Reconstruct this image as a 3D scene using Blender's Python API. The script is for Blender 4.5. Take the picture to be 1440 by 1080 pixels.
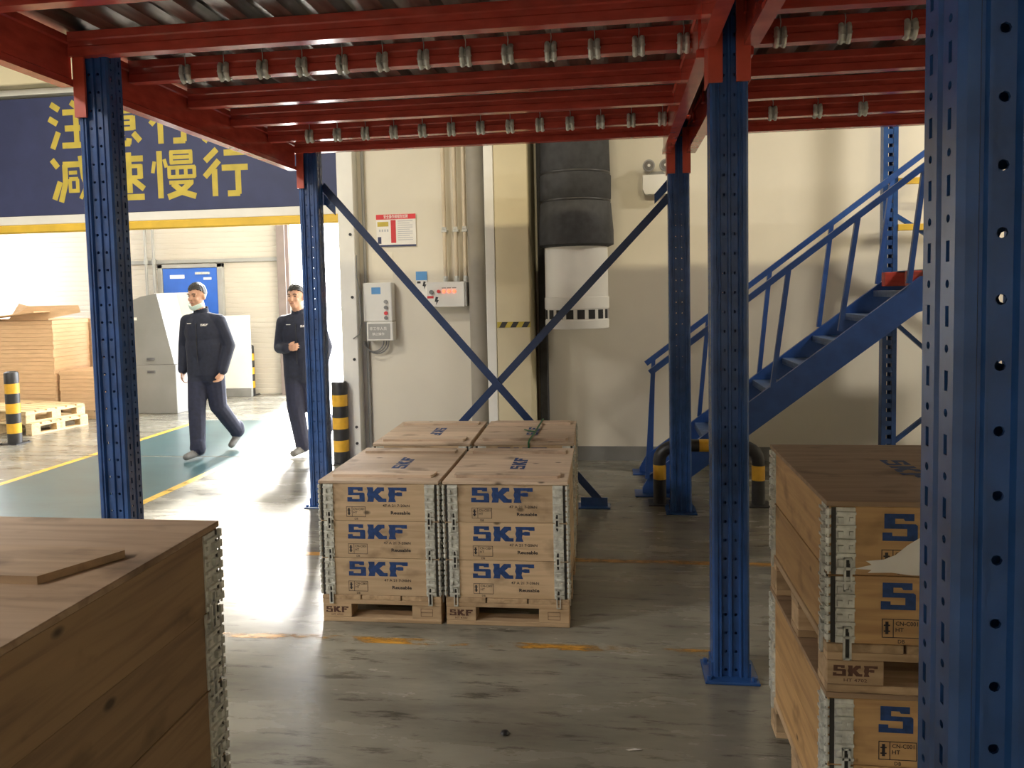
import bpy, bmesh, math, random
from mathutils import Vector, Matrix
random.seed(7)
scene = bpy.context.scene
for o in list(bpy.data.objects): bpy.data.objects.remove(o)
COL = scene.collection
PI = math.pi

# ------------------------------------------------------------------ camera
cam_d = bpy.data.cameras.new('camera'); cam = bpy.data.objects.new('camera', cam_d); COL.objects.link(cam)
PITCH, ROLL, YAW, FPX, CV = .061, -.0211, -.1325, 1089.48, 476.9
fwd = Vector((math.sin(YAW)*math.cos(PITCH), math.cos(YAW)*math.cos(PITCH), -math.sin(PITCH)))
rgt = Vector((math.cos(YAW), -math.sin(YAW), 0)); upv = rgt.cross(fwd)
r2 = math.cos(ROLL)*rgt + math.sin(ROLL)*upv; u2 = -math.sin(ROLL)*rgt + math.cos(ROLL)*upv
m = Matrix((r2, u2, -fwd)).transposed().to_4x4(); m.translation = (0, 0, 1.62)
cam.matrix_world = m
cam_d.sensor_width = 36; cam_d.lens = FPX/1440*36; cam_d.shift_y = -(540-CV)/1440
cam_d.clip_start = .05; cam_d.clip_end = 300
scene.camera = cam

# ------------------------------------------------------------------ world, sun, exposure
w = bpy.data.worlds.new('sky'); scene.world = w; w.use_nodes = True
bg = w.node_tree.nodes['Background']; bg.inputs[0].default_value = (.93, .96, 1, 1); bg.inputs[1].default_value = 13.0
sd = bpy.data.lights.new('sun', 'SUN'); sd.energy = 31; sd.angle = math.radians(10); sd.color = (1, .96, .9)
sun = bpy.data.objects.new('sun', sd); COL.objects.link(sun)
SUN_EL = math.radians(33)
SD = Vector((.29, -1, 0)).normalized()*math.cos(SUN_EL) + Vector((0, 0, -math.sin(SUN_EL)))
sun.rotation_euler = SD.to_track_quat('-Z', 'Y').to_euler(); sun.location = (-12, 30, 20)
scene.view_settings.view_transform = 'Standard'; scene.view_settings.look = 'None'
scene.view_settings.gamma = 1; scene.view_settings.exposure = 0.35
try: scene.view_settings.use_curve_mapping = False
except Exception: pass
LAMPS = [  # x, y, z, size_x, size_y, watts, colour (high-bay lamps under the hall roof)
    (-.6, 2.2, 5.2, 1.2, .3, 120, (1, .85, .55)), (2.6, 2.2, 5.2, 1.2, .3, 100, (1, .85, .55)),
    (-4.6, 4.0, 5.2, 1.2, .3, 120, (1, .92, .78)), (-6.2, .4, 5.2, 1.2, .3, 260, (1, .95, .88)),
    (-1, -4.6, 5.2, 1.2, .3, 170, (1, .94, .86)), (-6.2, -3.4, 5.2, 1.2, .3, 260, (1, .95, .88)),
    (5.2, 5.2, 5.2, 1.2, .3, 230, (1, .92, .78)),
]

# ------------------------------------------------------------------ helpers
def N(nt, t, **k):
    n = nt.nodes.new(t)
    for a, b in k.items(): setattr(n, a, b)
    return n
def newmat(name):
    m = bpy.data.materials.new(name); m.use_nodes = True
    return m, m.node_tree, m.node_tree.nodes['Principled BSDF']
def ramp(nt, stops):
    r = N(nt, 'ShaderNodeValToRGB'); e = r.color_ramp.elements
    while len(e) < len(stops): e.new(.5)
    for i, (p, c) in enumerate(stops): e[i].position = p; e[i].color = (*c, 1)
    return r
def sc(c, k): return tuple(min(1, max(0, v*k)) for v in c)
def coords(nt, scale=(1, 1, 1), rand=True):
    tc = N(nt, 'ShaderNodeTexCoord'); mp = N(nt, 'ShaderNodeMapping'); mp.inputs['Scale'].default_value = scale
    L = nt.links
    if rand:
        oi = N(nt, 'ShaderNodeObjectInfo'); ml = N(nt, 'ShaderNodeMath', operation='MULTIPLY'); ml.inputs[1].default_value = 37
        L.new(oi.outputs['Random'], ml.inputs[0]); ad = N(nt, 'ShaderNodeVectorMath', operation='ADD')
        L.new(tc.outputs['Object'], ad.inputs[0]); L.new(ml.outputs[0], ad.inputs[1]); L.new(ad.outputs[0], mp.inputs[0])
    else: L.new(tc.outputs['Object'], mp.inputs[0])
    return mp
def mat(name, col, rough=.5, metal=0, var=.15, scale=6, bump=0, stretch=(1, 1, 1), detail=5, spec=.5, coat=0):
    m, nt, b = newmat(name); L = nt.links
    mp = coords(nt, tuple(scale*s for s in stretch))
    n = N(nt, 'ShaderNodeTexNoise'); n.inputs['Scale'].default_value = 1; n.inputs['Detail'].default_value = detail
    L.new(mp.outputs[0], n.inputs['Vector'])
    r = ramp(nt, [(.3, sc(col, 1-var)), (.7, sc(col, 1+var))]); L.new(n.outputs['Fac'], r.inputs[0]); L.new(r.outputs[0], b.inputs['Base Color'])
    b.inputs['Roughness'].default_value = rough; b.inputs['Metallic'].default_value = metal; b.inputs['Specular IOR Level'].default_value = spec
    b.inputs['Coat Weight'].default_value = coat
    if bump:
        bp = N(nt, 'ShaderNodeBump'); bp.inputs['Strength'].default_value = bump; bp.inputs['Distance'].default_value = .01
        L.new(n.outputs['Fac'], bp.inputs['Height']); L.new(bp.outputs[0], b.inputs['Normal'])
    return m
def wood(name, light, dark, knots=True, rough=.6):
    m, nt, b = newmat(name); L = nt.links
    mp = coords(nt, (2.2, 26, 26))
    n = N(nt, 'ShaderNodeTexNoise'); n.inputs['Scale'].default_value = 1.3; n.inputs['Detail'].default_value = 6; n.inputs['Distortion'].default_value = .6
    L.new(mp.outputs[0], n.inputs['Vector'])
    r = ramp(nt, [(.3, dark), (.55, light), (.8, sc(light, 1.12))]); L.new(n.outputs['Fac'], r.inputs[0])
    mp2 = coords(nt, (5, 7, 7)); n2 = N(nt, 'ShaderNodeTexNoise'); n2.inputs['Scale'].default_value = 1; n2.inputs['Detail'].default_value = 4
    L.new(mp2.outputs[0], n2.inputs['Vector'])
    r2_ = ramp(nt, [(.28, (.42, .38, .35)), (.42, (1, 1, 1))]); L.new(n2.outputs['Fac'], r2_.inputs[0])
    mx = N(nt, 'ShaderNodeMixRGB', blend_type='MULTIPLY'); mx.inputs[0].default_value = .8
    L.new(r.outputs[0], mx.inputs[1]); L.new(r2_.outputs[0], mx.inputs[2])
    oi = N(nt, 'ShaderNodeObjectInfo'); hv = N(nt, 'ShaderNodeHueSaturation')
    mr = N(nt, 'ShaderNodeMapRange'); mr.inputs[3].default_value = .86; mr.inputs[4].default_value = 1.12
    L.new(oi.outputs['Random'], mr.inputs[0]); L.new(mr.outputs[0], hv.inputs['Value']); L.new(mx.outputs[0], hv.inputs['Color'])
    out = hv.outputs[0]
    if knots:
        mp3 = coords(nt, (7, 12, 12)); v = N(nt, 'ShaderNodeTexVoronoi'); v.inputs['Scale'].default_value = .7
        L.new(mp3.outputs[0], v.inputs['Vector']); r3 = ramp(nt, [(.05, (1, 1, 1)), (.11, (0, 0, 0))]); L.new(v.outputs['Distance'], r3.inputs[0])
        mk = N(nt, 'ShaderNodeMixRGB'); L.new(r3.outputs[0], mk.inputs[0]); L.new(out, mk.inputs[1]); mk.inputs[2].default_value = (*sc(dark, .35), 1); out = mk.outputs[0]
    L.new(out, b.inputs['Base Color']); b.inputs['Roughness'].default_value = rough
    bp = N(nt, 'ShaderNodeBump'); bp.inputs['Strength'].default_value = .15; bp.inputs['Distance'].default_value = .004
    L.new(n.outputs['Fac'], bp.inputs['Height']); L.new(bp.outputs[0], b.inputs['Normal'])
    return m
def emit(name, col, s):
    m, nt, b = newmat(name); b.inputs['Base Color'].default_value = (*col, 1)
    b.inputs['Emission Color'].default_value = (*col, 1); b.inputs['Emission Strength'].default_value = s
    return m

class MB:
    def __init__(s): s.v = []; s.f = []; s.mi = []; s.cur = 0
    def add(s, vs, fs):
        o = len(s.v); s.v += [tuple(p) for p in vs]; s.f += [tuple(i+o for i in f) for f in fs]; s.mi += [s.cur]*len(fs); return s
    def box(s, a, b, M=None):
        x0, y0, z0 = a; x1, y1, z1 = b
        vs = [(x0,y0,z0),(x1,y0,z0),(x1,y1,z0),(x0,y1,z0),(x0,y0,z1),(x1,y0,z1),(x1,y1,z1),(x0,y1,z1)]
        if M: vs = [M @ Vector(p) for p in vs]
        return s.add(vs, [(0,3,2,1),(4,5,6,7),(0,1,5,4),(1,2,6,5),(2,3,7,6),(3,0,4,7)])
    def cbox(s, a, b, c=.003):   # box with all edges chamfered
        bm = bmesh.new(); bmesh.ops.create_cube(bm, size=1)
        for v in bm.verts: v.co = Vector([(a[i]+b[i])/2 + v.co[i]*(b[i]-a[i]) for i in range(3)])
        bmesh.ops.bevel(bm, geom=bm.edges[:], offset=c, segments=1, affect='EDGES')
        bm.verts.ensure_lookup_table(); bm.verts.index_update()
        s.add([v.co for v in bm.verts], [[v.index for v in f.verts] for f in bm.faces]); bm.free(); return s
    def poly(s, pts, h, M=None):  # extrude 2-D outline (x,y) along z 0..h
        n = len(pts); vs = [Vector((p[0], p[1], 0)) for p in pts] + [Vector((p[0], p[1], h)) for p in pts]
        if M: vs = [M @ p for p in vs]
        fs = [tuple(range(n-1, -1, -1)), tuple(range(n, 2*n))] + [(i, (i+1) % n, n+(i+1) % n, n+i) for i in range(n)]
        return s.add(vs, fs)
    def tube(s, pts, r, n=10, cap=True):
        pts = [Vector(p) for p in pts]; o = len(s.v); rs = r if isinstance(r, (list, tuple)) else [r]*len(pts)
        vs = []; fs = []; pn = None
        for i, p in enumerate(pts):
            d = (pts[min(i+1, len(pts)-1)] - pts[max(i-1, 0)]).normalized()
            if pn is None:
                a = Vector((0, 0, 1)) if abs(d.z) < .9 else Vector((1, 0, 0)); pn = (a - d*a.dot(d)).normalized()
            else: pn = (pn - d*pn.dot(d)).normalized()
            q = d.cross(pn)
            vs += [p + (pn*math.cos(2*PI*k/n) + q*math.sin(2*PI*k/n))*rs[i] for k in range(n)]
        for i in range(len(pts)-1):
            for k in range(n): fs.append((i*n+k, i*n+(k+1) % n, (i+1)*n+(k+1) % n, (i+1)*n+k))
        if cap: fs += [tuple(range(n-1, -1, -1)), tuple(range((len(pts)-1)*n, len(pts)*n))]
        return s.add(vs, fs)
    def lathe(s, prof, n=24, c=(0, 0, 0)):
        vs = []; fs = []
        for r, z in prof: vs += [(c[0]+r*math.cos(2*PI*k/n), c[1]+r*math.sin(2*PI*k/n), c[2]+z) for k in range(n)]
        for i in range(len(prof)-1):
            for k in range(n): fs.append((i*n+k, i*n+(k+1) % n, (i+1)*n+(k+1) % n, (i+1)*n+k))
        fs += [tuple(range(n-1, -1, -1)), tuple(range((len(prof)-1)*n, len(prof)*n))]
        return s.add(vs, fs)
    def bar(s, a, b, w, t, ref=(0, 0, 1)):   # rectangular bar a->b, w across ref x dir, t along the other
        a = Vector(a); b = Vector(b); d = (b-a).normalized(); q = Vector(ref).cross(d).normalized(); p = d.cross(q)
        vs = [a+q*x*w/2+p*y*t/2 for x, y in ((-1,-1),(1,-1),(1,1),(-1,1))] + [b+q*x*w/2+p*y*t/2 for x, y in ((-1,-1),(1,-1),(1,1),(-1,1))]
        return s.add(vs, [(3,2,1,0),(4,5,6,7),(0,1,5,4),(1,2,6,5),(2,3,7,6),(3,0,4,7)])
    def mesh(s, name, mats, smooth=False):
        me = bpy.data.meshes.new(name); me.from_pydata(s.v, [], s.f)
        for q in (mats if isinstance(mats, (list, tuple)) else [mats]): me.materials.append(q)
        me.polygons.foreach_set('material_index', s.mi)
        if smooth:
            me.polygons.foreach_set('use_smooth', [True]*len(s.f))
            try: me.set_sharp_from_angle(angle=math.radians(38))
            except Exception: pass
        me.validate(); me.update(); return me
def obj(name, me, parent=None, loc=(0, 0, 0), rot=(0, 0, 0), scl=None, label=None):
    o = bpy.data.objects.new(name, me); COL.objects.link(o); o.location = loc; o.rotation_euler = rot
    if scl: o.scale = scl
    if parent: o.parent = parent
    if label: o['label'] = label
    return o
def tag(o, label, cat, group=None):
    o['label'] = label; o['category'] = cat
    if group: o['group'] = group
    return o
def thing(name, label, cat, loc=(0, 0, 0), rz=0, group=None):
    return tag(obj(name, None, None, loc, (0, 0, rz)), label, cat, group)
def struct(name, me, loc=(0, 0, 0), label=None):
    o = obj(name, me, None, loc); o['kind'] = 'structure'
    if label: o['label'] = label
    return o
_tc = {}
def text_pts(s, size=1, bold=0):
    """verts and faces of a line of text, flat in x-y, lower-left at the origin, cap height about size*.7"""
    k = (s, bold)
    if k not in _tc:
        c = bpy.data.curves.new('t', 'FONT'); c.body = s; c.resolution_u = 2; c.offset = bold; c.fill_mode = 'FRONT'
        o = bpy.data.objects.new('t', c); COL.objects.link(o); dg = bpy.context.evaluated_depsgraph_get()
        me = bpy.data.meshes.new_from_object(o.evaluated_get(dg)); _tc[k] = ([tuple(v.co) for v in me.vertices], [tuple(p.vertices) for p in me.polygons])
        bpy.data.objects.remove(o); bpy.data.curves.remove(c); bpy.data.meshes.remove(me)
    v, f = _tc[k]
    return [(x*size, y*size, 0) for x, y, z in v], f
def put_text(mb, s, size, x, z, y=0, bold=0, width=None):
    """text on a face looking to -y"""
    v, f = text_pts(s, size, bold)
    if not v: return
    x0 = min(p[0] for p in v); x1 = max(p[0] for p in v); k = width/(x1-x0) if width else 1
    mb.add([(x+(p[0]-x0)*k, y, z+p[1]) for p in v], f)

# ------------------------------------------------------------------ materials
M_red = mat('red_beam_paint', (.46, .068, .05), .17, 0, .18, 9, .05, (1, 1, 3))
M_orange = mat('orange_plate_paint', (.52, .075, .045), .35, 0, .12, 9)
M_blue = mat('blue_post_paint', (.022, .075, .245), .26, 0, .22, 10, .04)
M_stair = mat('blue_stair_paint', (.02, .075, .29), .35, 0, .2, 8)
M_zinc = mat('galvanised_steel', (.62, .63, .60), .4, .45, .2, 30, .1)
M_deck = mat('galvanised_deck', (.25, .235, .215), .28, .85, .5, 5, .05, (4, .6, 4))
M_wood = wood('collar_wood', (.58, .43, .275), (.48, .34, .205))
M_wood2 = wood('pallet_wood', (.52, .37, .225), (.37, .25, .14))
M_lid = wood('lid_plywood', (.60, .47, .355), (.49, .365, .265))
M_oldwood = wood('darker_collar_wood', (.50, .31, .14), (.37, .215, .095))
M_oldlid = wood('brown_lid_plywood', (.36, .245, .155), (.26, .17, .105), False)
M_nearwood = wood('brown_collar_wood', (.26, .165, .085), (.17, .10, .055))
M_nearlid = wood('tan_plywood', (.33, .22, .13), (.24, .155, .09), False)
M_print = mat('blue_stencil_ink', (.014, .052, .19), .7, 0, .3, 60)
M_black = mat('black_stencil_ink', (.035, .03, .035), .8, 0, .3, 60)
M_brand = mat('burnt_brand', (.10, .045, .03), .8, 0, .3, 60)
M_bk = mat('black_bollard_paint', (.025, .025, .028), .4, 0, .3, 12)
M_yel = mat('yellow_paint', (.68, .38, .03), .45, 0, .15, 12)
M_wall = mat('cream_wall', (.71, .665, .565), .75, 0, .05, 1.2, .02)
M_column = mat('column_paint', (.66, .585, .40), .7, 0, .07, 2)
M_white = mat('white_paint', (.78, .77, .73), .5, 0, .05, 3)
M_grey = mat('grey_paint', (.33, .33, .315), .5, 0, .08, 3)
M_base = mat('grey_baseboard', (.22, .22, .21), .6, 0, .15, 4)
M_dark = mat('charcoal_fabric', (.035, .036, .04), .7, 0, .3, 14, .3)
M_darkhole = mat('dark_opening', (.02, .02, .022), .8)
M_navy = mat('navy_banner', (.03, .04, .115), .55, 0, .12, 6)
M_sign = mat('banner_yellow', (.52, .41, .06), .6, 0, .12, 9)
M_ybar = mat('yellow_bottom_bar', (.72, .47, .05), .5, 0, .12, 5)
M_card = mat('cardboard', (.62, .41, .24), .85, 0, .1, 5, .05, (1, 1, 9))
M_clad = mat('white_cladding', (.56, .52, .45), .55, 0, .04, 1)
M_bdoor = mat('blue_door_paint', (.03, .13, .55), .45, 0, .08, 3)
M_pallet3 = wood('pale_pallet_wood', (.68, .52, .30), (.55, .38, .2), False)
M_concrete_out = mat('outdoor_concrete', (.55, .54, .52), .8, 0, .1, .5)
M_roof = mat('roof_panel', (.5, .49, .46), .7, 0, .08, 1)
M_pipe = mat('conduit_paint', (.62, .53, .40), .5, 0, .1, 6)
M_cable = mat('grey_cable', (.2, .2, .2), .5)
M_screen = mat('blue_label', (.10, .30, .62), .5)
M_paper = mat('white_paper', (.80, .78, .74), .7, 0, .04, 10)
M_redp = mat('red_print', (.62, .04, .05), .6)
M_greyp = mat('grey_print', (.45, .46, .5), .7)
M_skin = mat('skin', (.52, .29, .19), .5, 0, .06, 20)
M_cloth = mat('navy_work_cloth', (.012, .016, .035), .8, 0, .2, 30, .1)
M_trou = mat('navy_trouser_cloth', (.014, .018, .045), .8, 0, .2, 30, .1)
M_shoe = mat('grey_shoe', (.16, .16, .16), .6, 0, .2, 30)
M_hair = mat('black_hair', (.012, .011, .010), .5, 0, .3, 60)
M_mask = mat('pale_green_mask', (.55, .70, .66), .8, 0, .05, 30)
M_eye = mat('dark_eye', (.02, .015, .012), .3)
M_lip = mat('lip', (.36, .15, .11), .5)
M_lens = mat('lamp_lens', (.25, .25, .24), .15, .3, .2, 30)
M_housing = mat('lamp_housing', (.3, .3, .3), .5, .3)
M_strap = mat('green_strap', (.03, .14, .06), .6, 0, .2, 30)
M_led = emit('red_indicator_light', (1, .13, .06), 2.2)
M_gap = mat('hinge_gap_shade', (.045, .043, .04), .6, .3)  # near-black colour painting in the shade of the hinge gaps
M_film = mat('grey_film_roll', (.42, .40, .38), .35, 0, .3, 6)
M_tarp = mat('dark_grey_plastic', (.10, .10, .11), .4, 0, .2, 6)

def floor_material():
    m, nt, b = newmat('worn_polished_concrete'); L = nt.links
    mp = coords(nt, (1.1, 3.6, 1), False); n = N(nt, 'ShaderNodeTexNoise'); n.inputs['Scale'].default_value = 1; n.inputs['Detail'].default_value = 9; n.inputs['Roughness'].default_value = .62
    L.new(mp.outputs[0], n.inputs['Vector'])
    r = ramp(nt, [(.28, (.085, .082, .068)), (.44, (.185, .176, .145)), (.6, (.26, .248, .205)), (.8, (.34, .325, .27))]); L.new(n.outputs['Fac'], r.inputs[0])
    mp2 = coords(nt, (2.6, 15, 1), False); n2 = N(nt, 'ShaderNodeTexNoise'); n2.inputs['Scale'].default_value = 1.2; n2.inputs['Detail'].default_value = 8; n2.inputs['Roughness'].default_value = .75
    L.new(mp2.outputs[0], n2.inputs['Vector']); r2_ = ramp(nt, [(.37, (.26, .25, .235)), (.45, (1, 1, 1))]); L.new(n2.outputs['Fac'], r2_.inputs[0])
    mx = N(nt, 'ShaderNodeMixRGB', blend_type='MULTIPLY'); mx.inputs[0].default_value = .75; L.new(r.outputs[0], mx.inputs[1]); L.new(r2_.outputs[0], mx.inputs[2])
    L.new(mx.outputs[0], b.inputs['Base Color'])
    rr = N(nt, 'ShaderNodeMapRange'); rr.inputs[3].default_value = .16; rr.inputs[4].default_value = .36; L.new(n.outputs['Fac'], rr.inputs[0]); L.new(rr.outputs[0], b.inputs['Roughness'])
    bp = N(nt, 'ShaderNodeBump'); bp.inputs['Strength'].default_value = .08; bp.inputs['Distance'].default_value = .01; L.new(n2.outputs['Fac'], bp.inputs['Height']); L.new(bp.outputs[0], b.inputs['Normal'])
    return m
def paint_material(name, col, lo, hi, scale=(3, 9, 1), rough=.4):
    """worn floor paint: flakes away to bare floor"""
    m, nt, b = newmat(name); L = nt.links
    mp = coords(nt, scale, False); n = N(nt, 'ShaderNodeTexNoise'); n.inputs['Scale'].default_value = 1; n.inputs['Detail'].default_value = 8; n.inputs['Roughness'].default_value = .7
    L.new(mp.outputs[0], n.inputs['Vector']); r = ramp(nt, [(lo, (0, 0, 0)), (hi, (1, 1, 1))]); L.new(n.outputs['Fac'], r.inputs[0])
    r2_ = ramp(nt, [(.3, sc(col, .7)), (.7, sc(col, 1.15))]); L.new(n.outputs['Fac'], r2_.inputs[0]); L.new(r2_.outputs[0], b.inputs['Base Color'])
    b.inputs['Roughness'].default_value = rough; L.new(r.outputs[0], b.inputs['Alpha'])
    return m
M_floor = floor_material()
M_teal = paint_material('teal_floor_paint', (.05, .105, .115), .12, .3, (1.2, 3, 1), .3)
M_lineY = paint_material('yellow_line_paint', (.68, .42, .05), .3, .42)
M_lineW = paint_material('worn_orange_line_paint', (.55, .28, .04), .49, .62, (2.2, 9, 1))

# ------------------------------------------------------------------ room shell
WY = 7.35
struct('floor', MB().box((-12, -7, -.2), (7.5, WY+.02, 0)).mesh('floor', M_floor))
struct('floor_dock', MB().box((-12, WY+.032, -.2), (1.7, 12.45, 0)).mesh('floor_dock', M_floor))
struct('floor_yard', MB().box((-60, 12.45, -.25), (50, 90, -.03)).mesh('floor_yard', M_concrete_out), label='bright concrete yard outside the dock opening')
struct('trim_1', MB().box((-8.5, WY+.02, -.2), (-2.5, WY+.032, -.012)).mesh('trim_1', M_base), label='dark joint in the floor at the doorway')
DX0, DX1, DZ = -8.3, -2.5, 2.47
wl = MB().box((DX1, WY, 0), (7.5, WY+.2, 6.6)).box((DX0, WY, DZ), (DX1, WY+.2, 6.6)).box((-12, WY, 0), (DX0, WY+.2, 6.6))
struct('wall_back', wl.mesh('wall_back', M_wall), label='cream wall with the wide doorway')
struct('wall_right', MB().box((7.5, -7, 0), (7.7, WY+.2, 6.6)).mesh('wall_right', M_wall))
struct('wall_left', MB().box((-12.2, -7, 0), (-12, WY+.2, 6.6)).mesh('wall_left', M_wall))
struct('wall_front', MB().box((-12.2, -7.2, 0), (7.7, -7, 6.6)).mesh('wall_front', M_wall))
struct('ceiling', MB().box((-12.2, -7.2, 6.6), (7.7, WY+.2, 6.8)).mesh('ceiling', M_roof))
struct('baseboard_back', MB().box((-.62, WY-.012, 0), (7.5, WY, .135)).mesh('baseboard_back', M_base))
struct('baseboard_door', MB().box((-2.39, WY-.012, 0), (-1.38, WY, .1)).mesh('baseboard_door', M_base))
# dock room beyond the doorway: ribbed cladding wall, roof, side walls
FY = 12.32
def ribbed(x0, x1, z0, z1, y, step=.085):
    mb = MB(); z = z0; pts = []
    while z < z1-1e-6:
        z2 = min(z+step, z1); pts += [(y, z), (y, z+.06*(z2-z)/step*1.0), (y-.007, z+.02+.0), (y-.007, z2-.008)]; z = z2
    pts.append((y, z1)); ys = [p for p in pts]
    vs = []
    for yy, zz in ys: vs += [(x0, yy, zz), (x1, yy, zz)]
    n = len(ys); fs = [(2*i, 2*i+1, 2*i+3, 2*i+2) for i in range(n-1)]
    mb.add(vs, fs); mb.box((x0, y+.001, z0), (x1, y+.1, z1)); return mb
OX0, OX1 = -5.32, 1.5
fw = ribbed(-11, OX0, 0, 6.4, FY); struct('wall_far', fw.mesh('wall_far', M_clad), label='ribbed white cladding wall of the dock room')
struct('wall_dock_right', MB().box((OX1, WY+.2, 0), (OX1+.15, FY+.1, 6.4)).mesh('wall_dock_right', M_clad))
struct('wall_dock_left', MB().box((-11.1, WY+.2, 0), (-11, 11.0, 6.4)).box((-11.1, 11.0, 3.6), (-11, 12.0, 6.4)).box((-11.1, 11.0, 0), (-11, 12.0, .8)).box((-11.1, 12.0, 0), (-11, FY+.1, 6.4)).mesh('wall_dock_left', M_clad))  # unseen side opening, added to brighten the left end of the far wall
struct('ceiling_dock', MB().box((-11.1, WY+.2, 6.4), (OX1+.15, FY+.1, 6.5)).mesh('ceiling_dock', M_roof))

# ------------------------------------------------------------------ lamps (hung under the hall roof)
for i, (x, y, z, sx, sy, wt, c) in enumerate(LAMPS):
    where = ['above the middle of the mezzanine', 'above the right of the mezzanine', 'over the aisle before the doorway', 'over the left aisle behind the camera',
             'over the hall behind the camera', 'over the left aisle further back', 'over the staircase side'][i]
    t = thing('ceiling_lamp', 'long grey high-bay lamp ' + where, 'lamp', (x, y, z), 0, 'ceiling lamps of the hall')
    obj('lamp_housing', MB().poly([(-sy/2-.05, 0), (sy/2+.05, 0), (sy/2-.02, .1), (-sy/2+.02, .1)], sx, Matrix.Translation((-sx/2, 0, .02)) @ Matrix(((0, 0, 1, 0), (1, 0, 0, 0), (0, 1, 0, 0), (0, 0, 0, 1)))).mesh('lamp_housing', M_housing), t)
    for k in (-1, 1): obj('hanging_rod', MB().tube([(k*sx*.35, 0, .12), (k*sx*.35, 0, 6.6-z)], .006, 6).mesh('hanging_rod', M_zinc), t)
    ld = bpy.data.lights.new('lamp_tube', 'AREA'); ld.shape = 'RECTANGLE'; ld.size = sx; ld.size_y = sy; ld.energy = wt; ld.color = c
    lo = bpy.data.objects.new('lamp_tube', ld); COL.objects.link(lo); lo.parent = t; lo.location = (0, 0, .012)

# ------------------------------------------------------------------ storage mezzanine
X0, X1 = -2.262, .458
PW, PD, PH = .148, .11, 2.8
def post_mesh():
    mb = MB()
    def cellgrid(umap, cols, z0, z1, step, kindf):
        k = 0; z = z0
        while z < z1-1e-6:
            for ci, (ua, ub) in enumerate(cols):
                za, zb = z, min(z+step, z1); uc, zc = (ua+ub)/2, (za+zb)/2; hw, hh = kindf(k, ci)
                R = [(ua, za), (uc, za), (ub, za), (ub, zc), (ub, zb), (uc, zb), (ua, zb), (ua, zc)]
                if hw == 0: mb.add([umap(u, v, 0) for u, v in (R[0], R[2], R[4], R[6])], [(0, 1, 2, 3)]); continue
                if hw < 0: h = [(uc+hw*-math.cos(a), zc+hw*-math.sin(a)) for a in [(-.75+.25*i)*PI for i in range(8)]]
                else: h = [(uc-hw, zc-hh), (uc, zc-hh), (uc+hw, zc-hh), (uc+hw, zc), (uc+hw, zc+hh), (uc, zc+hh), (uc-hw, zc+hh), (uc-hw, zc)]
                vs = [umap(u, v, 0) for u, v in R] + [umap(u, v, 0) for u, v in h] + [umap(u, v, .004) for u, v in h]
                fs = [(i, (i+1) % 8, 8+(i+1) % 8, 8+i) for i in range(8)] + [(8+i, 8+(i+1) % 8, 16+(i+1) % 8, 16+i) for i in range(8)]
                mb.add(vs, fs)
            z += step; k += 1
    w, d, c = PW/2, PD/2, .008
    side = lambda k, ci: (.0048, .0125) if k % 2 == 0 else (-.0052, 0)
    ylist = [-d+c, -.006, .006, d-c]
    for s in (-1, 1):
        for (a, b) in ((-d+c, -.008), (.008, d-c)):
            cellgrid(lambda u, v, i, s=s: (s*(w-i), u, v), [(a, b)], 0, PH, .039, side)
        mb.add([(s*w, -.008, 0), (s*(w-.005), -.004, 0), (s*(w-.005), .004, 0), (s*w, .008, 0), (s*w, -.008, PH), (s*(w-.005), -.004, PH), (s*(w-.005), .004, PH), (s*w, .008, PH)], [(0, 1, 5, 4), (1, 2, 6, 5), (2, 3, 7, 6)])
    face = lambda k, ci: (-.0066, 0)
    for s in (-1, 1):
        def q(xa, ya, xb, yb):
            mb.add([(xa, s*ya, 0), (xb, s*yb, 0), (xb, s*yb, PH), (xa, s*ya, PH)], [(0, 1, 2, 3)])
        for k in (-1, 1):
            q(k*w, d-c, k*(w-c), d); q(k*(w-c), d, k*.052, d); q(k*.052, d, k*.049, d-.005); q(k*.049, d-.005, k*.045, d-.005); q(k*.045, d-.005, k*.042, d); q(k*.042, d, k*.038, d); q(k*.038, d, k*.033, d-.012)
            q(k*.008, d-.012, k*.004, d-.004)
        q(-.004, d-.004, .004, d-.004)
        cellgrid(lambda u, v, i, s=s: (u, s*(d-.012-i), v), [(-.033, -.008)], 0, PH, .078, face)
        cellgrid(lambda u, v, i, s=s: (u, s*(d-.012-i), v), [(.008, .033)], 0, PH, .078, face)
    return mb.mesh('post', M_blue)
mezz = thing('storage_mezzanine', 'blue-posted storage mezzanine with red beams and corrugated metal deck overhead', 'mezzanine', (0, 0, 0))
PM = post_mesh()
bpm = MB().cbox((-.11, -.1, 0), (.11, .1, .012), .003)
for sx in (-1, 1): bpm.box((sx*(PW/2+.002)-.004, -.05, .012), (sx*(PW/2+.002)+.004, .05, .07))
for sx in (-.09, .09):
    for sy in (-.075, .075): bpm.lathe([(.011, .012), (.011, .026), (.005, .028)], 6, (sx, sy, 0))
bpm = bpm.mesh('base_plate', M_blue)
lockm = MB().cbox((-.015, -.012, -.01), (.015, .012, .012), .003).mesh('lock_pin', M_zinc)
YP = (1.02, 3.25, 5.66)
POSTS = [(X1+.012, YP[0]), (X1, YP[1]), (X1, YP[2]), (X0, YP[1]), (X0, YP[2])]
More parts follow.
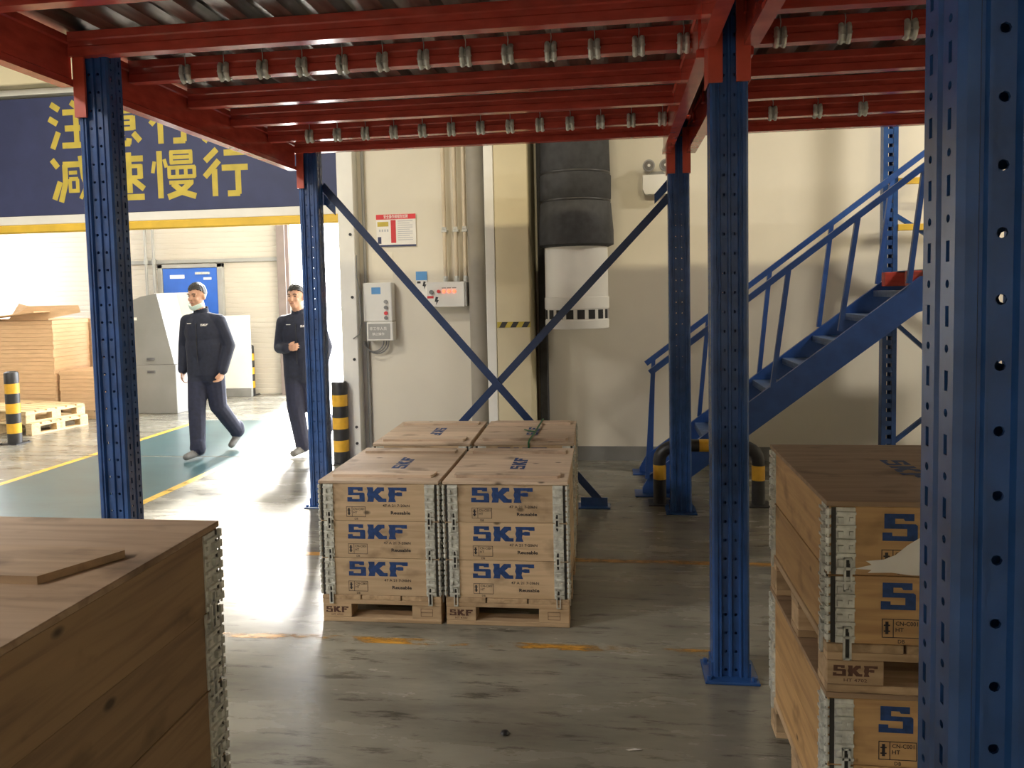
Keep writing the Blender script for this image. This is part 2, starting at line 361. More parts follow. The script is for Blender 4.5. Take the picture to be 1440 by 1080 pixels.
for x, y in POSTS:
    p = obj('post', PM, mezz, (x, y, 0)); obj('base_plate', bpm, p)
    # hanging beam-end plates
    for s in ((-1, 1) if x > 0 else (-1,)):
        pl = MB().cbox((s*(PW/2+.003)-.005*(s < 0)-.0, -PD/2-.012, 2.425), (s*(PW/2+.003)+.005*(s > 0), PD/2+.012, 2.775), .002)
        fx0, fx1 = sorted((s*(PW/2+.006), s*(PW/2-.048))); pl.box((fx0, -PD/2-.014, 2.425), (fx1, -PD/2-.002, 2.74))
        for bz in (2.45, 2.55, 2.66): pl.lathe([(.008, 0), (.008, .006), (.004, .008)], 6, (s*(PW/2-.02), -PD/2-.014, bz)) if False else None
        cp = obj('connector_plate', pl.mesh('connector_plate', M_orange), p)
        bo = MB()
        bo.tube([(s*(PW/2-.02), -PD/2-.014, 2.445), (s*(PW/2-.02), -PD/2-.02, 2.445)], .006, 8)
YB0 = -1.6
def sidebeam(x, y0, y1):
    mb = MB(); z0, z1, h = 2.56, 2.775, .03   # C-like main beam with lips
    prof = [(-h, z0), (h, z0), (h, z0+.03), (h-.008, z0+.036), (h-.008, z1-.036), (h, z1-.03), (h, z1), (-h, z1), (-h, z1-.03), (-h+.008, z1-.036), (-h+.008, z0+.036), (-h, z0+.03)]
    n = len(prof); mb.add([(x+a, y0, b) for a, b in prof] + [(x+a, y1, b) for a, b in prof], [tuple(range(n)), tuple(range(2*n-1, n-1, -1))] + [(i, n+i, n+(i+1) % n, (i+1) % n) for i in range(n)])
    return mb.mesh('main_beam', M_red)
for x in (X0-PW/2-.04, X1-PW/2-.04+.03, X1+PW/2+.04-.03):
    for a, b in ((YB0, YP[0]-PD/2-.004), (YP[0]+PD/2+.004, YP[1]-PD/2-.004), (YP[1]+PD/2+.004, YP[2]-PD/2-.004)):
        obj('main_beam', sidebeam(x, a, b), mezz)
def joist_mesh(L):
    z0, z1, h = 2.683, 2.788, .028
    prof = [(-h, z0), (h, z0), (h, z1), (-h, z1), (-h, z0+.072), (-h+.005, z0+.066), (-h+.005, z0+.044), (-h, z0+.038)]
    n = len(prof); mb = MB().add([(0, a, b) for a, b in prof] + [(L, a, b) for a, b in prof], [tuple(range(n-1, -1, -1)), tuple(range(n, 2*n))] + [(i, (i+1) % n, n+(i+1) % n, n+i) for i in range(n)])
    return mb.mesh('joist', M_red)
JL0, JL1, JR1 = X0-PW/2-.01, X1-PW/2+.02, 3.25
JR0 = X1+PW/2-.02
jm1 = joist_mesh(JL1-JL0); jm2 = joist_mesh(JR1-JR0)
clip = MB()
clip.cbox((-.026, -.003, -.012), (.026, .0, .05), .001)
for k in (-1, 1):
    clip.tube([(k*.016, -.004, .052), (k*.016, -.014, .036), (k*.016, -.014, .006), (k*.016, -.004, -.012), (k*.016, .012, -.022)], .0115, 8)
clip.box((-.026, -.002, -.018), (.026, .03, -.012)); clip.tube([(0, -.003, .04), (.003, -.006, .08), (-.002, -.003, .112)], .0025, 5)
clip.cbox((-.030, -.016, .012), (.030, -.010, .019), .001)
clip = clip.mesh('deck_clip', M_zinc)
JY = [(2.62, 0), (3.19, 0), (3.62, 1), (4.15, 0), (4.64, 0), (5.16, 1), (5.60, 0), (2.1, 0), (1.55, 1), (1.04, 0)]
for y, c in JY:
    j = obj('joist', jm1, mezz, (JL0, y, 0)); j2 = obj('joist', jm2, mezz, (JR0, y, 0))
    if c and y > 3:
        for k in range(13): obj('deck_clip', clip, j, (.30+k*.197, -.029, 2.692), (0, 0, random.uniform(-.05, .05)))
        for k in range(4): obj('deck_clip', clip, j2, (.22+k*.27, -.029, 2.692), (0, 0, random.uniform(-.05, .05)))
# corrugated deck panels, ribs running front to back
pw, pitch = .591, .197
dm = MB(); prof = []
for k in range(3):
    o = k*pitch; prof += [(o, .0), (o+.085, 0), (o+.105, .05), (o+.177, .05)]
prof += [(pw, 0)]
for y0, y1 in ((YB0, 5.68),):
    n = len(prof); vs = [(x, y0, z) for x, z in prof] + [(x, y1, z) for x, z in prof] + [(x, y0, z+.004) for x, z in prof] + [(x, y1, z+.004) for x, z in prof]
    dm.add(vs, [(i, i+1, n+i+1, n+i) for i in range(n-1)] + [(2*n+i, 3*n+i, 3*n+i+1, 2*n+i+1) for i in range(n-1)])
    dm.add([(x, y0, z) for x, z in prof] + [(x, y0, z+.004) for x, z in prof], [(i, n+i, n+i+1, i+1) for i in range(n-1)])
    dm.add([(x, y1, z) for x, z in prof] + [(x, y1, z+.004) for x, z in prof], [(i, i+1, n+i+1, n+i) for i in range(n-1)])
dm = dm.mesh('deck_panel', M_deck)
x = X0-.12
while x < JR1-.1:
    obj('deck_panel', dm, mezz, (x, 0, 2.79)); x += pw
obj('edge_board', MB().box((X0-.16, 5.69, 2.7), (JR1, 5.72, 2.9)).mesh('edge_board', M_red), mezz)
M_brace = mat('dark_blue_brace_paint', (.013, .04, .135), .4, 0, .2, 8)
# cross braces between the rear posts
BY = YP[2]+.075
b1 = obj('brace', MB().bar((-2.2, BY, 2.46), (-.13, BY, .05), .012, .055, (0, 0, 1)).mesh('brace', M_brace), mezz)
b2 = obj('brace', MB().bar((.46, BY+.016, 2.345), (-1.72, BY+.016, .05), .012, .055, (0, 0, 1)).mesh('brace', M_brace), mezz)
for bx, bb in ((-.17, b1), (-1.68, b2)):
    obj('foot_bracket', MB().cbox((bx-.14, BY-.06, 0), (bx+.12, BY+.08, .012), .002).box((bx-.1, BY-.012, .012), (bx+.1, BY-.002, .075)).mesh('foot_bracket', M_blue), bb)
for sx, bb in ((-1, b1), (1, b2)):
    xx = X0+PW/2 if sx < 0 else X1-PW/2
    obj('gusset', MB().poly([(0, 0), (.09*-sx, -.09), (.09*-sx, -.02), (0, .08)], .006, Matrix.Translation((xx, BY-.008, 2.32)) @ Matrix.Rotation(PI/2, 4, 'X')).mesh('gusset', M_blue), bb)

# ------------------------------------------------------------------ crates of pallet, hinged collars and lid
CW, CD, CH, PZ = .594, .79, .187, .135
S_ = [(.05,1),(.90,1),(.90,.74),(.64,.74),(.60,.82),(.36,.82),(.36,.63),(.94,.63),(1,.57),(1,0),(0,0),(0,.31),(.28,.31),(.28,.18),(.70,.18),(.70,.45),(.05,.45)]
K_ = [(1.13,1),(1.50,1),(1.50,.70),(1.74,1),(2.12,1),(2.12,.74),(1.98,.74),(1.78,.54),(2.04,.23),(2.24,.23),(2.24,0),(1.78,0),(1.54,.30),(1.50,0),(1.13,0),(1.19,.26),(1.13,.5),(1.19,.75)]
F_ = [(2.34,1),(3.4,1),(3.4,.74),(3.12,.74),(3.04,.80),(2.74,.80),(2.74,.62),(2.88,.68),(3.14,.66),(3.14,.42),(2.88,.41),(2.74,.47),(2.70,.26),(2.78,0),(2.34,0),(2.40,.28),(2.34,.5),(2.40,.75)]
def logo(mb, x, z, wd, ht, y=0, top=False, ang=0):
    k = wd/3.4
    for L in (S_, K_, F_):
        pts = []
        for u, v in L:
            if top:
                a, b = u*k-wd/2, v*ht-ht/2; pts.append((x+a*math.cos(ang)-b*math.sin(ang), z+a*math.sin(ang)+b*math.cos(ang), y))
            else: pts.append((x+u*k, y, z+v*ht))
        mb.add(pts, [tuple(range(len(pts)-1, -1, -1)) if top is False and False else tuple(range(len(pts)))])
def frame_rect(mb, x0, z0, x1, z1, t, y):
    for a, b in (((x0, z0), (x1, z0+t)), ((x0, z1-t), (x1, z1)), ((x0, z0+t), (x0+t, z1-t)), ((x1-t, z0+t), (x1, z1-t))):
        mb.add([(a[0], y, a[1]), (b[0], y, a[1]), (b[0], y, b[1]), (a[0], y, b[1])], [(0, 1, 2, 3)])
TH = .019
mesh_front = MB().cbox((-CW/2, 0, .001), (CW/2, TH, CH-.001), .0015)
mesh_side = MB().cbox((-CD/2+TH, 0, .001), (CD/2-TH, TH, CH-.001), .0015)
lp = MB(); logo(lp, -CW/2+.135, .098, .30, .073, -.0007)
t1 = MB(); put_text(t1, '47 A 21 7-20kN', .018, .02, .072, -.0007, .012, .135)
t2 = MB(); put_text(t2, 'Reusable', .022, .058, .035, -.0007, .03, .098)
tp = MB()
frame_rect(tp, -.163, .02, -.065, .072, .0022, -.0007); frame_rect(tp, -.135, .02, -.1328, .072, .0011, -.0007)
put_text(tp, 'CN-C001', .016, -.128, .054, -.0007, .01, .056); put_text(tp, 'HT', .016, -.128, .037, -.0007, .01); put_text(tp, 'DB', .014, -.122, .006, -.0007, .01)
for a, b in (((-.154, .03), (-.146, .064)), ((-.158, .036), (-.142, .04)), ((-.158, .052), (-.142, .056))):
    tp.add([(a[0], -.0007, a[1]), (b[0], -.0007, a[1]), (b[0], -.0007, b[1]), (a[0], -.0007, b[1])], [(0, 1, 2, 3)])
mesh_logo = lp.mesh('logo_print', M_print); mesh_texts = [('part_number', t1.mesh('part_number', M_black)), ('reusable_text', t2.mesh('reusable_text', M_black)), ('treatment_stamp', tp.mesh('treatment_stamp', M_black))]
M_hinge = mat('hinge_zinc', (.66, .67, .63), .38, .35, .22, 40, .1)
hg = MB()
for sw in (0, 1):
    def bx(a, b):
        if sw: a, b = (a[1], a[0], a[2]), (b[1], b[0], b[2]); hg.box(tuple(min(p, q) for p, q in zip(a, b)), tuple(max(p, q) for p, q in zip(a, b)))
        else: hg.box(a, b)
    hg.cur = 0; bx((.017, -.0035, .003), (.066, 0, CH-.003)); hg.cur = 1; bx((.005, -.002, .003), (.017, 0, CH-.003)); hg.cur = 0
    for z in (.02, .058, .096, .134, .17):
        bx((.017, -.011, z-.0035), (.066, -.0035, z+.0035))
    for z in (.039, .077, .115, .153):
        bx((.020, -.014, z-.010), (.034, -.0035, z+.006))
        bx((.050, -.009, z-.005), (.060, -.0035, z+.005))
    bx((.036, -.011, -.042), (.041, -.0035, .05)); bx((.052, -.011, -.042), (.057, -.0035, .05)); bx((.036, -.011, .045), (.057, -.0035, .05)); bx((.036, -.011, -.042), (.057, -.0035, -.037))
    hg.cur = 1; bx((.041, -.0045, -.037), (.052, -.0035, .045)); hg.cur = 0
for k in range(7): hg.tube([(-.003, -.003, .012+k*.0255), (-.003, -.003, .012+k*.0255+.016)], .0075, 8)
hg.tube([(-.003, -.003, .004), (-.003, -.003, CH-.004)], .003, 6)
hinge = hg.mesh('corner_hinge', [M_hinge, M_gap])
WOODS = {}
def wmesh(mb, name, m):
    k = (name, m.name)
    if k not in WOODS: WOODS[k] = mb.mesh(name, m)
    return WOODS[k]
def make_crate(label, loc, rz, n, group, wm=None, lm=None, planks=0, prints=True, lid=True, ysc=1, cleats=(-.285, .285), toplogo=True):
    wm = wm or M_wood; lm = lm or M_lid
    t = thing('pallet_crate', label, 'crate', loc, rz, group)
    if ysc != 1: t.scale = (1, ysc, 1)
    p = obj('pallet', None, t)
    W2, D2 = CW/2+.004, CD/2+.004
    for k in range(3):
        x0 = -W2+k*(2*W2-.196)/2
        obj('deck_board', wmesh(MB().cbox((-D2, -.098, .112), (D2, .098, PZ), .002), 'deck_board', M_wood2), p, (x0+.098, 0, 0), (0, 0, PI/2))
    for y in (-D2+.05, 0, D2-.05):
        obj('stringer_board', wmesh(MB().cbox((-W2, -.05, .09), (W2, .05, .1115), .002), 'stringer_board', M_wood2), p, (0, y, 0))
        obj('bottom_board', wmesh(MB().cbox((-W2, -.05, .0), (W2, .05, .0215), .002), 'bottom_board', M_wood2), p, (0, y, 0))
        for s in (-1, 1):
            b = obj('block', wmesh(MB().cbox((-.073, -.049, .022), (.073, .049, .0895), .002), 'block', M_wood2), p, (s*(W2-.074), y, 0))
            if y < -.1 and s < 0:
                key = 'block_brand'
                if key not in WOODS:
                    q = MB(); logo(q, -.058, .046, .115, .030, -.0497)
                    put_text(q, 'HT 4702', .012, -.03, .031, -.0497, .01, .06); WOODS[key] = q.mesh('brand_mark', M_brand)
                obj('brand_mark', WOODS[key], p, (s*(W2-.074), y, 0))
            if y < -.1 and s > 0:
                if 'block_stamp' not in WOODS:
                    q = MB(); frame_rect(q, -.03, .036, .03, .075, .002, -.0497); frame_rect(q, -.03, .054, .03, .057, .001, -.0497); WOODS['block_stamp'] = q.mesh('stamp_mark', M_brand)
                obj('stamp_mark', WOODS['block_stamp'], p, (s*(W2-.074), y, 0))
    for k in range(n):
        c = obj('collar', None, t, (random.uniform(-.002, .002), random.uniform(-.002, .002), PZ+k*CH))
        obj('front_board', wmesh(mesh_front, 'front_board', wm), c, (0, -CD/2, 0)); obj('back_board', wmesh(mesh_front, 'front_board', wm), c, (0, CD/2, 0), (0, 0, PI))
        obj('side_board', wmesh(mesh_side, 'side_board', wm), c, (-CW/2, 0, 0), (0, 0, -PI/2)); obj('side_board', wmesh(mesh_side, 'side_board', wm), c, (CW/2, 0, 0), (0, 0, PI/2))
        for i, (sx, sy) in enumerate(((-1, -1), (1, -1), (1, 1), (-1, 1))): obj('corner_hinge', hinge, c, (sx*CW/2, sy*CD/2, 0), (0, 0, i*PI/2))
        if prints:
            obj('logo_print', mesh_logo, c, (random.uniform(-.004, .004), -CD/2, random.uniform(-.003, .003))); 
            for nm_, me_ in mesh_texts:
                o_ = obj(nm_, me_, c, (random.uniform(-.003, .003), -CD/2, 0)); o_['kind'] = 'stuff'
    H = PZ+n*CH
    if lid:
        l = obj('lid', None, t, (0, 0, H))
        if planks:
            ww = (CD+.008)/planks
            for k in range(planks): obj('lid_plank', wmesh(MB().cbox((-CW/2-.004, -ww/2+.003, .0005), (CW/2+.004, ww/2-.003, .0145), .0015), 'lid_plank%d' % planks, lm), l, (0, -CD/2-.004+ww*(k+.5), 0)).name
        else: obj('lid_board', wmesh(MB().cbox((-CW/2-.006, -CD/2-.006, .0005), (CW/2+.006, CD/2+.006, .0145), .0015), 'lid_board', lm), l)
        for cy_ in cleats:
            key = 'cleat'+lm.name
            if key not in WOODS: WOODS[key] = MB().poly([(-.25, -.045), (.25, -.045), (.262, -.03), (.262, .045), (-.262, .045), (-.262, -.03)], .014).mesh('cleat', lm)
            obj('cleat', WOODS[key], l, (.0, cy_, .0147), (0, 0, 0 if cy_ < 0 else PI))
        key = 'lid_logo'
        if not toplogo: return t
        if key not in WOODS:
            q = MB(); logo(q, 0, 0, .27, .075, .0152, True, -PI/2-.0); WOODS[key] = q.mesh('lid_logo', M_print)
        obj('lid_logo', WOODS[key], l, (.03, 0, 0), (0, 0, random.choice((0, PI))))
    return t
def corner(x, y, rz, ysc=1):   # front-left corner -> centre
    a, b = CW/2, CD/2*ysc; return (x+a*math.cos(rz)-b*math.sin(rz), y+a*math.sin(rz)+b*math.cos(rz), 0)
G1 = 'wooden crates in the block of four on the floor'
cFL = make_crate('three-collar wooden crate with blue SKF stencils, front left of the block of four', corner(-1.458, 3.622, .014), .014, 3, G1)
cFR = make_crate('three-collar wooden crate with blue SKF stencils, front right of the block of four', corner(-.832, 3.632, .014), .014, 3, G1)
cRL = make_crate('wooden crate with a planked lid behind the front left crate of the block', corner(-1.478, 4.545, .03), .03, 3, G1, planks=4)
cRR = make_crate('wooden crate with a planked lid and a green strap, rear right of the block', corner(-.85, 4.575, .03), .03, 3, G1, planks=4)
G2 = 'stacked two-collar crates beside the near blue post'
rx, ry = corner(.558, 2.125, 0, .95)[:2]
HB = PZ+2*CH+.0149
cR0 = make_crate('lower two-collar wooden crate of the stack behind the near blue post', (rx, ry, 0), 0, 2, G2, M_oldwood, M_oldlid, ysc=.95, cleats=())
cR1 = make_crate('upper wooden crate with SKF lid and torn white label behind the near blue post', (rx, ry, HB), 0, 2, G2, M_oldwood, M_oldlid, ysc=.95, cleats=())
tl = [(-.045, .018), (.0, .03), (-.015, .04), (.03, .045), (.06, .058), (.09, .085), (.13, .112), (.2, .12), (.33, .12), (.33, .004), (.1, .004), (.05, .010), (-.01, .008), (.0, .016)]
obj('torn_label', MB().add([(-CW/2+.11+a, -CD/2-.0012, PZ+CH+b) for a, b in tl], [tuple(range(len(tl)))]).mesh('torn_label', M_paper), cR1, label='torn white paper label')
G3 = 'stacked crates in the near left corner'
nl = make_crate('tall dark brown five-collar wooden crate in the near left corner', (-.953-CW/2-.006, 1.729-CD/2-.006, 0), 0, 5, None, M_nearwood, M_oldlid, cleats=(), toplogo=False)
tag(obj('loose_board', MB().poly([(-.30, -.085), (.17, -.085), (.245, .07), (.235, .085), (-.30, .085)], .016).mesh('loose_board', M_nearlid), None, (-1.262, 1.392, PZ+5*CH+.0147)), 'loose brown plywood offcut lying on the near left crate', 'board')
st = MB(); zt = PZ+3*CH+.031
st.tube([(.03, -.40, zt-.09), (.03, -.403, zt-.012), (.035, -.37, zt+.001), (.05, -.1, zt-.001), (.062, .2, zt), (.07, .37, zt+.001), (.07, .402, zt-.012), (.07, .402, zt-.2)], .006, 6)
st.tube([(.05, -.1, zt), (.0, -.04, zt-.006), (-.03, .02, zt-.009)], .004, 5)
obj('strap', st.mesh('strap', M_strap), cRR, label='dark green strap over the lid')

# ------------------------------------------------------------------ staircase on the right
SY0, SY1 = 6.13, 6.85
stair = thing('steel_staircase', 'blue steel staircase with handrails climbing to the right along the wall', 'staircase', (.3, 6.5, 0))
def sp(x, y, z): return (x-.3, y-6.5, z)
def ztop(x): return .761+(x-1.055)*.757
for y in (SY0, SY1):
    s = obj('stringer', MB().poly([(.39-.3, 0), (.20-.3, 0), (.20-.3, .05), (.26-.3, ztop(.26)), (2.26-.3, ztop(2.26)), (2.42-.3, ztop(2.26)), (2.42-.3, ztop(2.26)-.2), (2.229-.3, 1.399)], .035, Matrix.Translation((0, y-6.5+.0175, 0)) @ Matrix.Rotation(PI/2, 4, 'X')).mesh('stringer', M_stair), stair)
    obj('foot_plate', MB().cbox(sp(.14, y-.1, 0), sp(.42, y+.1, .012), .003).mesh('foot_plate', M_stair), s)
k = 0
for i in range(8):
    xt = .45+i*.245; zt_ = ztop(xt)-.035
    if xt > 2.3: break
    tr = MB().cbox(sp(xt-.02, SY0+.019, zt_-.03), sp(xt+.2, SY1-.019, zt_), .003); tr.box(sp(xt-.02, SY0+.019, zt_-.05), sp(xt-.015, SY1-.019, zt_-.03))
    obj('tread', tr.mesh('tread', mat('tread_plate', (.10, .16, .30), .35, .4, .25, 20) if i == 0 else bpy.data.materials['tread_plate']), stair)
for y, bal in ((SY0-.02, ((.29, .237, .13), (1.308, 1.188, .843), (1.805, 1.682, 1.274), (2.27, 2.17, 1.62))), (SY1+.02, ((.33, .30, .1), (.80, .72, .50), (1.316, 1.227, .876), (1.818, 1.718, 1.266), (2.30, 2.19, 1.62)))):
    zr = lambda x: .985+(x-.29)*.755
    hr = obj('handrail', MB().bar(sp(.265, y, zr(.265)), sp(2.62, y, zr(2.62)), .04, .045).mesh('handrail', M_stair), stair)
    for xt, xb, zb in bal: obj('baluster', MB().bar(sp(xt, y, zr(xt)-.015), sp(xb, y, zb), .034, .034, (0, 1, 0)).mesh('baluster', M_stair), stair)
obj('landing_beam', MB().cbox(sp(2.2, 6.2, 1.6), sp(3.2, 6.28, 1.715), .004).mesh('landing_beam', M_red), stair)
obj('landing_beam', MB().cbox(sp(2.2, 6.72, 1.6), sp(3.2, 6.8, 1.715), .004).mesh('landing_beam', M_red), stair)
obj('landing_plate', MB().cbox(sp(2.3, 6.13, 1.716), sp(3.2, 6.85, 1.724), .002).mesh('landing_plate', bpy.data.materials['tread_plate']), stair)
for y in (6.24, 6.76):
    obj('landing_leg', MB().cbox(sp(2.95, y-.04, 0), sp(3.03, y+.04, 1.6), .006).mesh('landing_leg', M_stair), stair)
obj('strut', MB().bar(sp(2.42, 6.24, 1.36), sp(2.95, 6.24, 1.36), .035, .035).mesh('strut', M_blue), stair)

# rack upright frame by the wall
rk = thing('rack_upright', 'blue perforated rack upright with diagonal braces standing behind the staircase', 'rack', (2.34, 7.06, 0))
rp = MB()
for k, (a, b) in enumerate(((-.06, -.022), (.022, .06))): rp.box((a, -.04, 0), (b, .04, 4.2))
z = 0
while z < 4.2:
    rp.box((-.022, -.036, z), (.022, -.03, z+.045)); z += .078
rp.box((-.022, .03, 0), (-.006, .036, 4.2)); rp.box((.006, .03, 0), (.022, .036, 4.2))
r0 = obj('post', rp.mesh('rack_post', M_blue), rk); obj('base_plate', MB().cbox((-.08, -.06, 0), (.08, .06, .008), .002).mesh('rack_foot', M_blue), r0)
obj('post', r0.data, rk, (1.0, 0, 0))
for a, b in (((.06, 1.28), (.94, .45)), ((.06, .25), (.94, 1.0)), ((.06, 2.2), (.94, 1.6))):
    obj('brace', MB().bar((a[0], .0, a[1]), (b[0], .0, b[1]), .03, .035).mesh('rack_brace', M_blue), rk)
for z in (2.46, 2.07): obj('rack_beam', MB().cbox((.06, -.05, z), (.94, -.02, z+.055), .003).mesh('rack_beam', M_ybar), rk)

# ------------------------------------------------------------------ bollards and arch barrier
def bollard(label, loc, h=.8, r=.075):
    t = thing('bollard', label, 'bollard', loc, 0, 'striped bollards')
    n = 7; hb = (h-.03)/n; pts = []
    for k in range(n):
        mb = MB(); z0, z1 = .008+k*hb, .008+(k+1)*hb
        if k == n-1: mb.lathe([(r, z0), (r, z1), (r*.9, z1+.015), (r*.55, z1+.024), (.01, z1+.027)], 20)
        else: mb.lathe([(r, z0), (r, z1)], 20)
        yellow = k % 2 == 1
        o = obj('yellow_band' if yellow else 'black_band', mb.mesh('band', M_yel if yellow else M_bk, True), t)
    fl = MB().cbox((-r-.04, -r-.04, 0), (r+.04, r+.04, .008), .002)
    for sx in (-1, 1):
        for sy in (-1, 1): fl.lathe([(.012, .008), (.012, .02), (.006, .022)], 6, (sx*(r+.02), sy*(r+.02), 0))
    obj('base_flange', fl.mesh('base_flange', M_bk), t)
bollard('black and yellow bollard beside the wooden pallet at the far left', (-6.86, 8.0, 0), .83)
bollard('black and yellow bollard by the far steel column behind the walking men', (-6.0, 12.1, 0), .83)
bollard('black and yellow bollard standing against the right jamb of the doorway', (-2.64, 7.14, 0), .8)
ar = thing('arch_barrier', 'low black and yellow U-shaped guard barrier around the foot of the stairs', 'barrier', (.68, 5.86, 0))
r = .048; ax = .36
ab = MB()
arcpts = [(-ax, 0, .3)] + [(-ax+.15-.15*math.cos(a), 0, .335+.11*math.sin(a)) for a in [PI/2*k/6 for k in range(7)]] + [(0, 0, .445)] + [(ax-.15+.15*math.sin(a), 0, .335+.11*math.cos(a)) for a in [PI/2*k/6 for k in range(7)]] + [(ax, 0, .3)]
ab.tube(arcpts, r, 14); obj('top_bow', ab.mesh('top_bow', M_bk, True), ar)
for s in (-1, 1):
    for z0, z1, m_, nm in ((.01, .19, M_bk, 'black_band'), (.19, .3, M_yel, 'yellow_band')):
        obj(nm, MB().tube([(s*ax, 0, z0), (s*ax, 0, z1)], r+.0005*(m_ is M_yel), 14).mesh(nm, m_, True), ar)
    obj('base_flange', MB().cbox((s*ax-.085, -.085, 0), (s*ax+.085, .085, .01), .002).mesh('arch_flange', M_bk), ar)
obj('yellow_band', MB().tube([(-.07, 0, .445), (.05, 0, .445)], r+.0006, 14).mesh('yellow_top_band', M_yel, True), ar)

# ------------------------------------------------------------------ roll-up door with lettering, frame
dr = thing('rollup_door', 'navy roll-up door curtain with yellow Chinese slow-down lettering over the doorway', 'door', (-5.4, 7.25, 2.32))
def dp(x, y, z): return (x+5.4, y-7.25, z-2.32)
obj('curtain', MB().cbox(dp(-8.2, 7.25, 2.495), dp(-2.62, 7.275, 3.67), .003).mesh('curtain', M_navy), dr)
obj('pale_strip', MB().cbox(dp(-8.2, 7.245, 2.405), dp(-2.62, 7.28, 2.492), .004).mesh('pale_strip', M_white), dr)
obj('bottom_bar', MB().cbox(dp(-8.2, 7.235, 2.32), dp(-2.62, 7.29, 2.404), .012).mesh('bottom_bar', M_ybar), dr)
obj('top_trim', MB().cbox(dp(-8.2, 7.23, 3.70), dp(-2.5, 7.34, 3.76), .004).mesh('top_trim', M_white), dr)
obj('roller_housing', MB().cbox(dp(-8.3, 7.1, 3.765), dp(-2.4, 7.348, 4.6), .01).mesh('roller_housing', M_column), dr)
T, t_ = .13, .085
GL = {
 '行': [(T,(.30,1),(.02,.76)),(T,(.34,.76),(0,.42)),(T,(.23,.58),(.23,0)),(T,(.46,.92),(.95,.92)),(T,(.40,.60),(1,.60)),(T,(.77,.6),(.77,.03)),(T,(.8,.05),(.52,.05))],
 '注': [(T,(.06,.97),(.26,.84)),(T,(0,.66),(.2,.54)),(T,(.22,.36),(.06,0)),(T,(.55,1),(.7,.88)),(T,(.34,.78),(.98,.78)),(T,(.38,.43),(.94,.43)),(T,(.3,.06),(1,.06)),(T,(.66,.78),(.66,.06))],
 '意': [(T,(.5,1.02),(.5,.9)),(t_,(.08,.9),(.92,.9)),(t_,(.3,.88),(.35,.74)),(t_,(.7,.88),(.65,.74)),(t_,(0,.73),(1,.73)),(t_,(.18,.6),(.82,.6)),(t_,(.2,.48),(.8,.48)),(t_,(.18,.36),(.82,.36)),(T,(.2,.63),(.2,.33)),(T,(.8,.63),(.8,.33)),(T,(.12,.24),(.04,.04)),(T,(.3,.27),(.3,.03)),(T,(.26,.04),(.72,.04)),(T,(.68,.02),(.7,.15)),(T,(.46,.28),(.56,.17)),(T,(.8,.26),(.96,.08))],
 '人': [(T,(.52,1),(.45,.55)),(T,(.47,.58),(.02,0)),(T,(.49,.62),(.98,0))],
 '减': [(T,(.02,.94),(.16,.76)),(T,(.2,.45),(.04,.06)),(T,(.28,.82),(1,.82)),(T,(.33,.82),(.33,.4)),(T,(.33,.42),(.2,0)),(t_,(.42,.64),(.62,.64)),(t_,(.42,.5),(.64,.5)),(t_,(.42,.24),(.64,.24)),(t_,(.44,.5),(.44,.2)),(t_,(.62,.5),(.62,.2)),(T,(.72,1),(.78,.5)),(T,(.77,.54),(.98,.03)),(t_,(.96,.58),(.68,.06)),(T,(.86,1),(.97,.9))],
 '速': [(T,(.05,.96),(.2,.8)),(T,(0,.58),(.23,.58)),(T,(.18,.58),(.18,.16)),(T,(0,.03),(.2,.18)),(T,(.14,.16),(.36,.05)),(T,(.32,.05),(1,.05)),(T,(.32,.88),(1,.88)),(T,(.66,1.02),(.66,.14)),(t_,(.38,.72),(.96,.72)),(t_,(.38,.48),(.96,.48)),(T,(.42,.75),(.42,.45)),(T,(.92,.75),(.92,.45)),(T,(.62,.46),(.34,.2)),(T,(.7,.46),(1,.22))],
 '慢': [(T,(.17,1.02),(.17,0)),(t_,(.05,.8),(0,.55)),(t_,(.28,.84),(.33,.66)),(t_,(.42,.98),(.94,.98)),(t_,(.45,.87),(.9,.87)),(t_,(.42,.76),(.94,.76)),(t_,(.45,1),(.45,.74)),(t_,(.91,1),(.91,.74)),(t_,(.36,.65),(1,.65)),(t_,(.36,.45),(1,.45)),(t_,(.39,.67),(.39,.43)),(t_,(.58,.65),(.58,.45)),(t_,(.78,.65),(.78,.45)),(t_,(.98,.67),(.98,.43)),(t_,(.38,.33),(.95,.33)),(T,(.9,.33),(.62,.1)),(T,(.66,.12),(.34,.02)),(T,(.46,.31),(.72,.1)),(T,(.68,.12),(1,.02))],
}
for row, (txt, zb) in enumerate((('注意行人', 3.155), ('减速慢行', 2.62))):
    for k, ch in enumerate(txt):
        x0 = -5.625+k*.548; q = MB()
        for i, (th, a, b) in enumerate(GL[ch]):
            a, b = Vector(a), Vector(b); d = (b-a).normalized(); n_ = Vector((-d.y, d.x))*th/2
            q.add([dp(x0+p[0]*.45, 7.2486-.00004*i, zb+p[1]*.455) for p in (a-n_, b-n_, b+n_, a+n_)], [(0, 1, 2, 3)])
        o_ = obj('character', q.mesh('character', M_sign), dr); o_['kind'] = 'stuff'
fr = struct('trim_2', MB().cbox((-2.62, 7.2, 0), (-2.46, WY-.001, 3.7), .006).mesh('trim_2', M_white), label='pale steel door guide with bolts at the right jamb')
fb = MB()
for z in (.18, .34, 1.0, 1.6, 2.2): fb.tube([(-2.5, 7.2, z), (-2.5, 7.192, z)], .014, 10)
obj('bolt', fb.mesh('bolt', M_dark), fr)
struct('trim_3', MB().tube([(-2.405, WY-.02, .0), (-2.405, WY-.02, 3.7)], .016, 8).mesh('trim_3', M_grey), label='thin grey conduit beside the door guide')
struct('trim_4', MB().cbox((-8.42, 7.2, 0), (-8.22, WY-.001, 3.7), .006).mesh('trim_4', M_white), label='pale steel door guide at the left jamb')

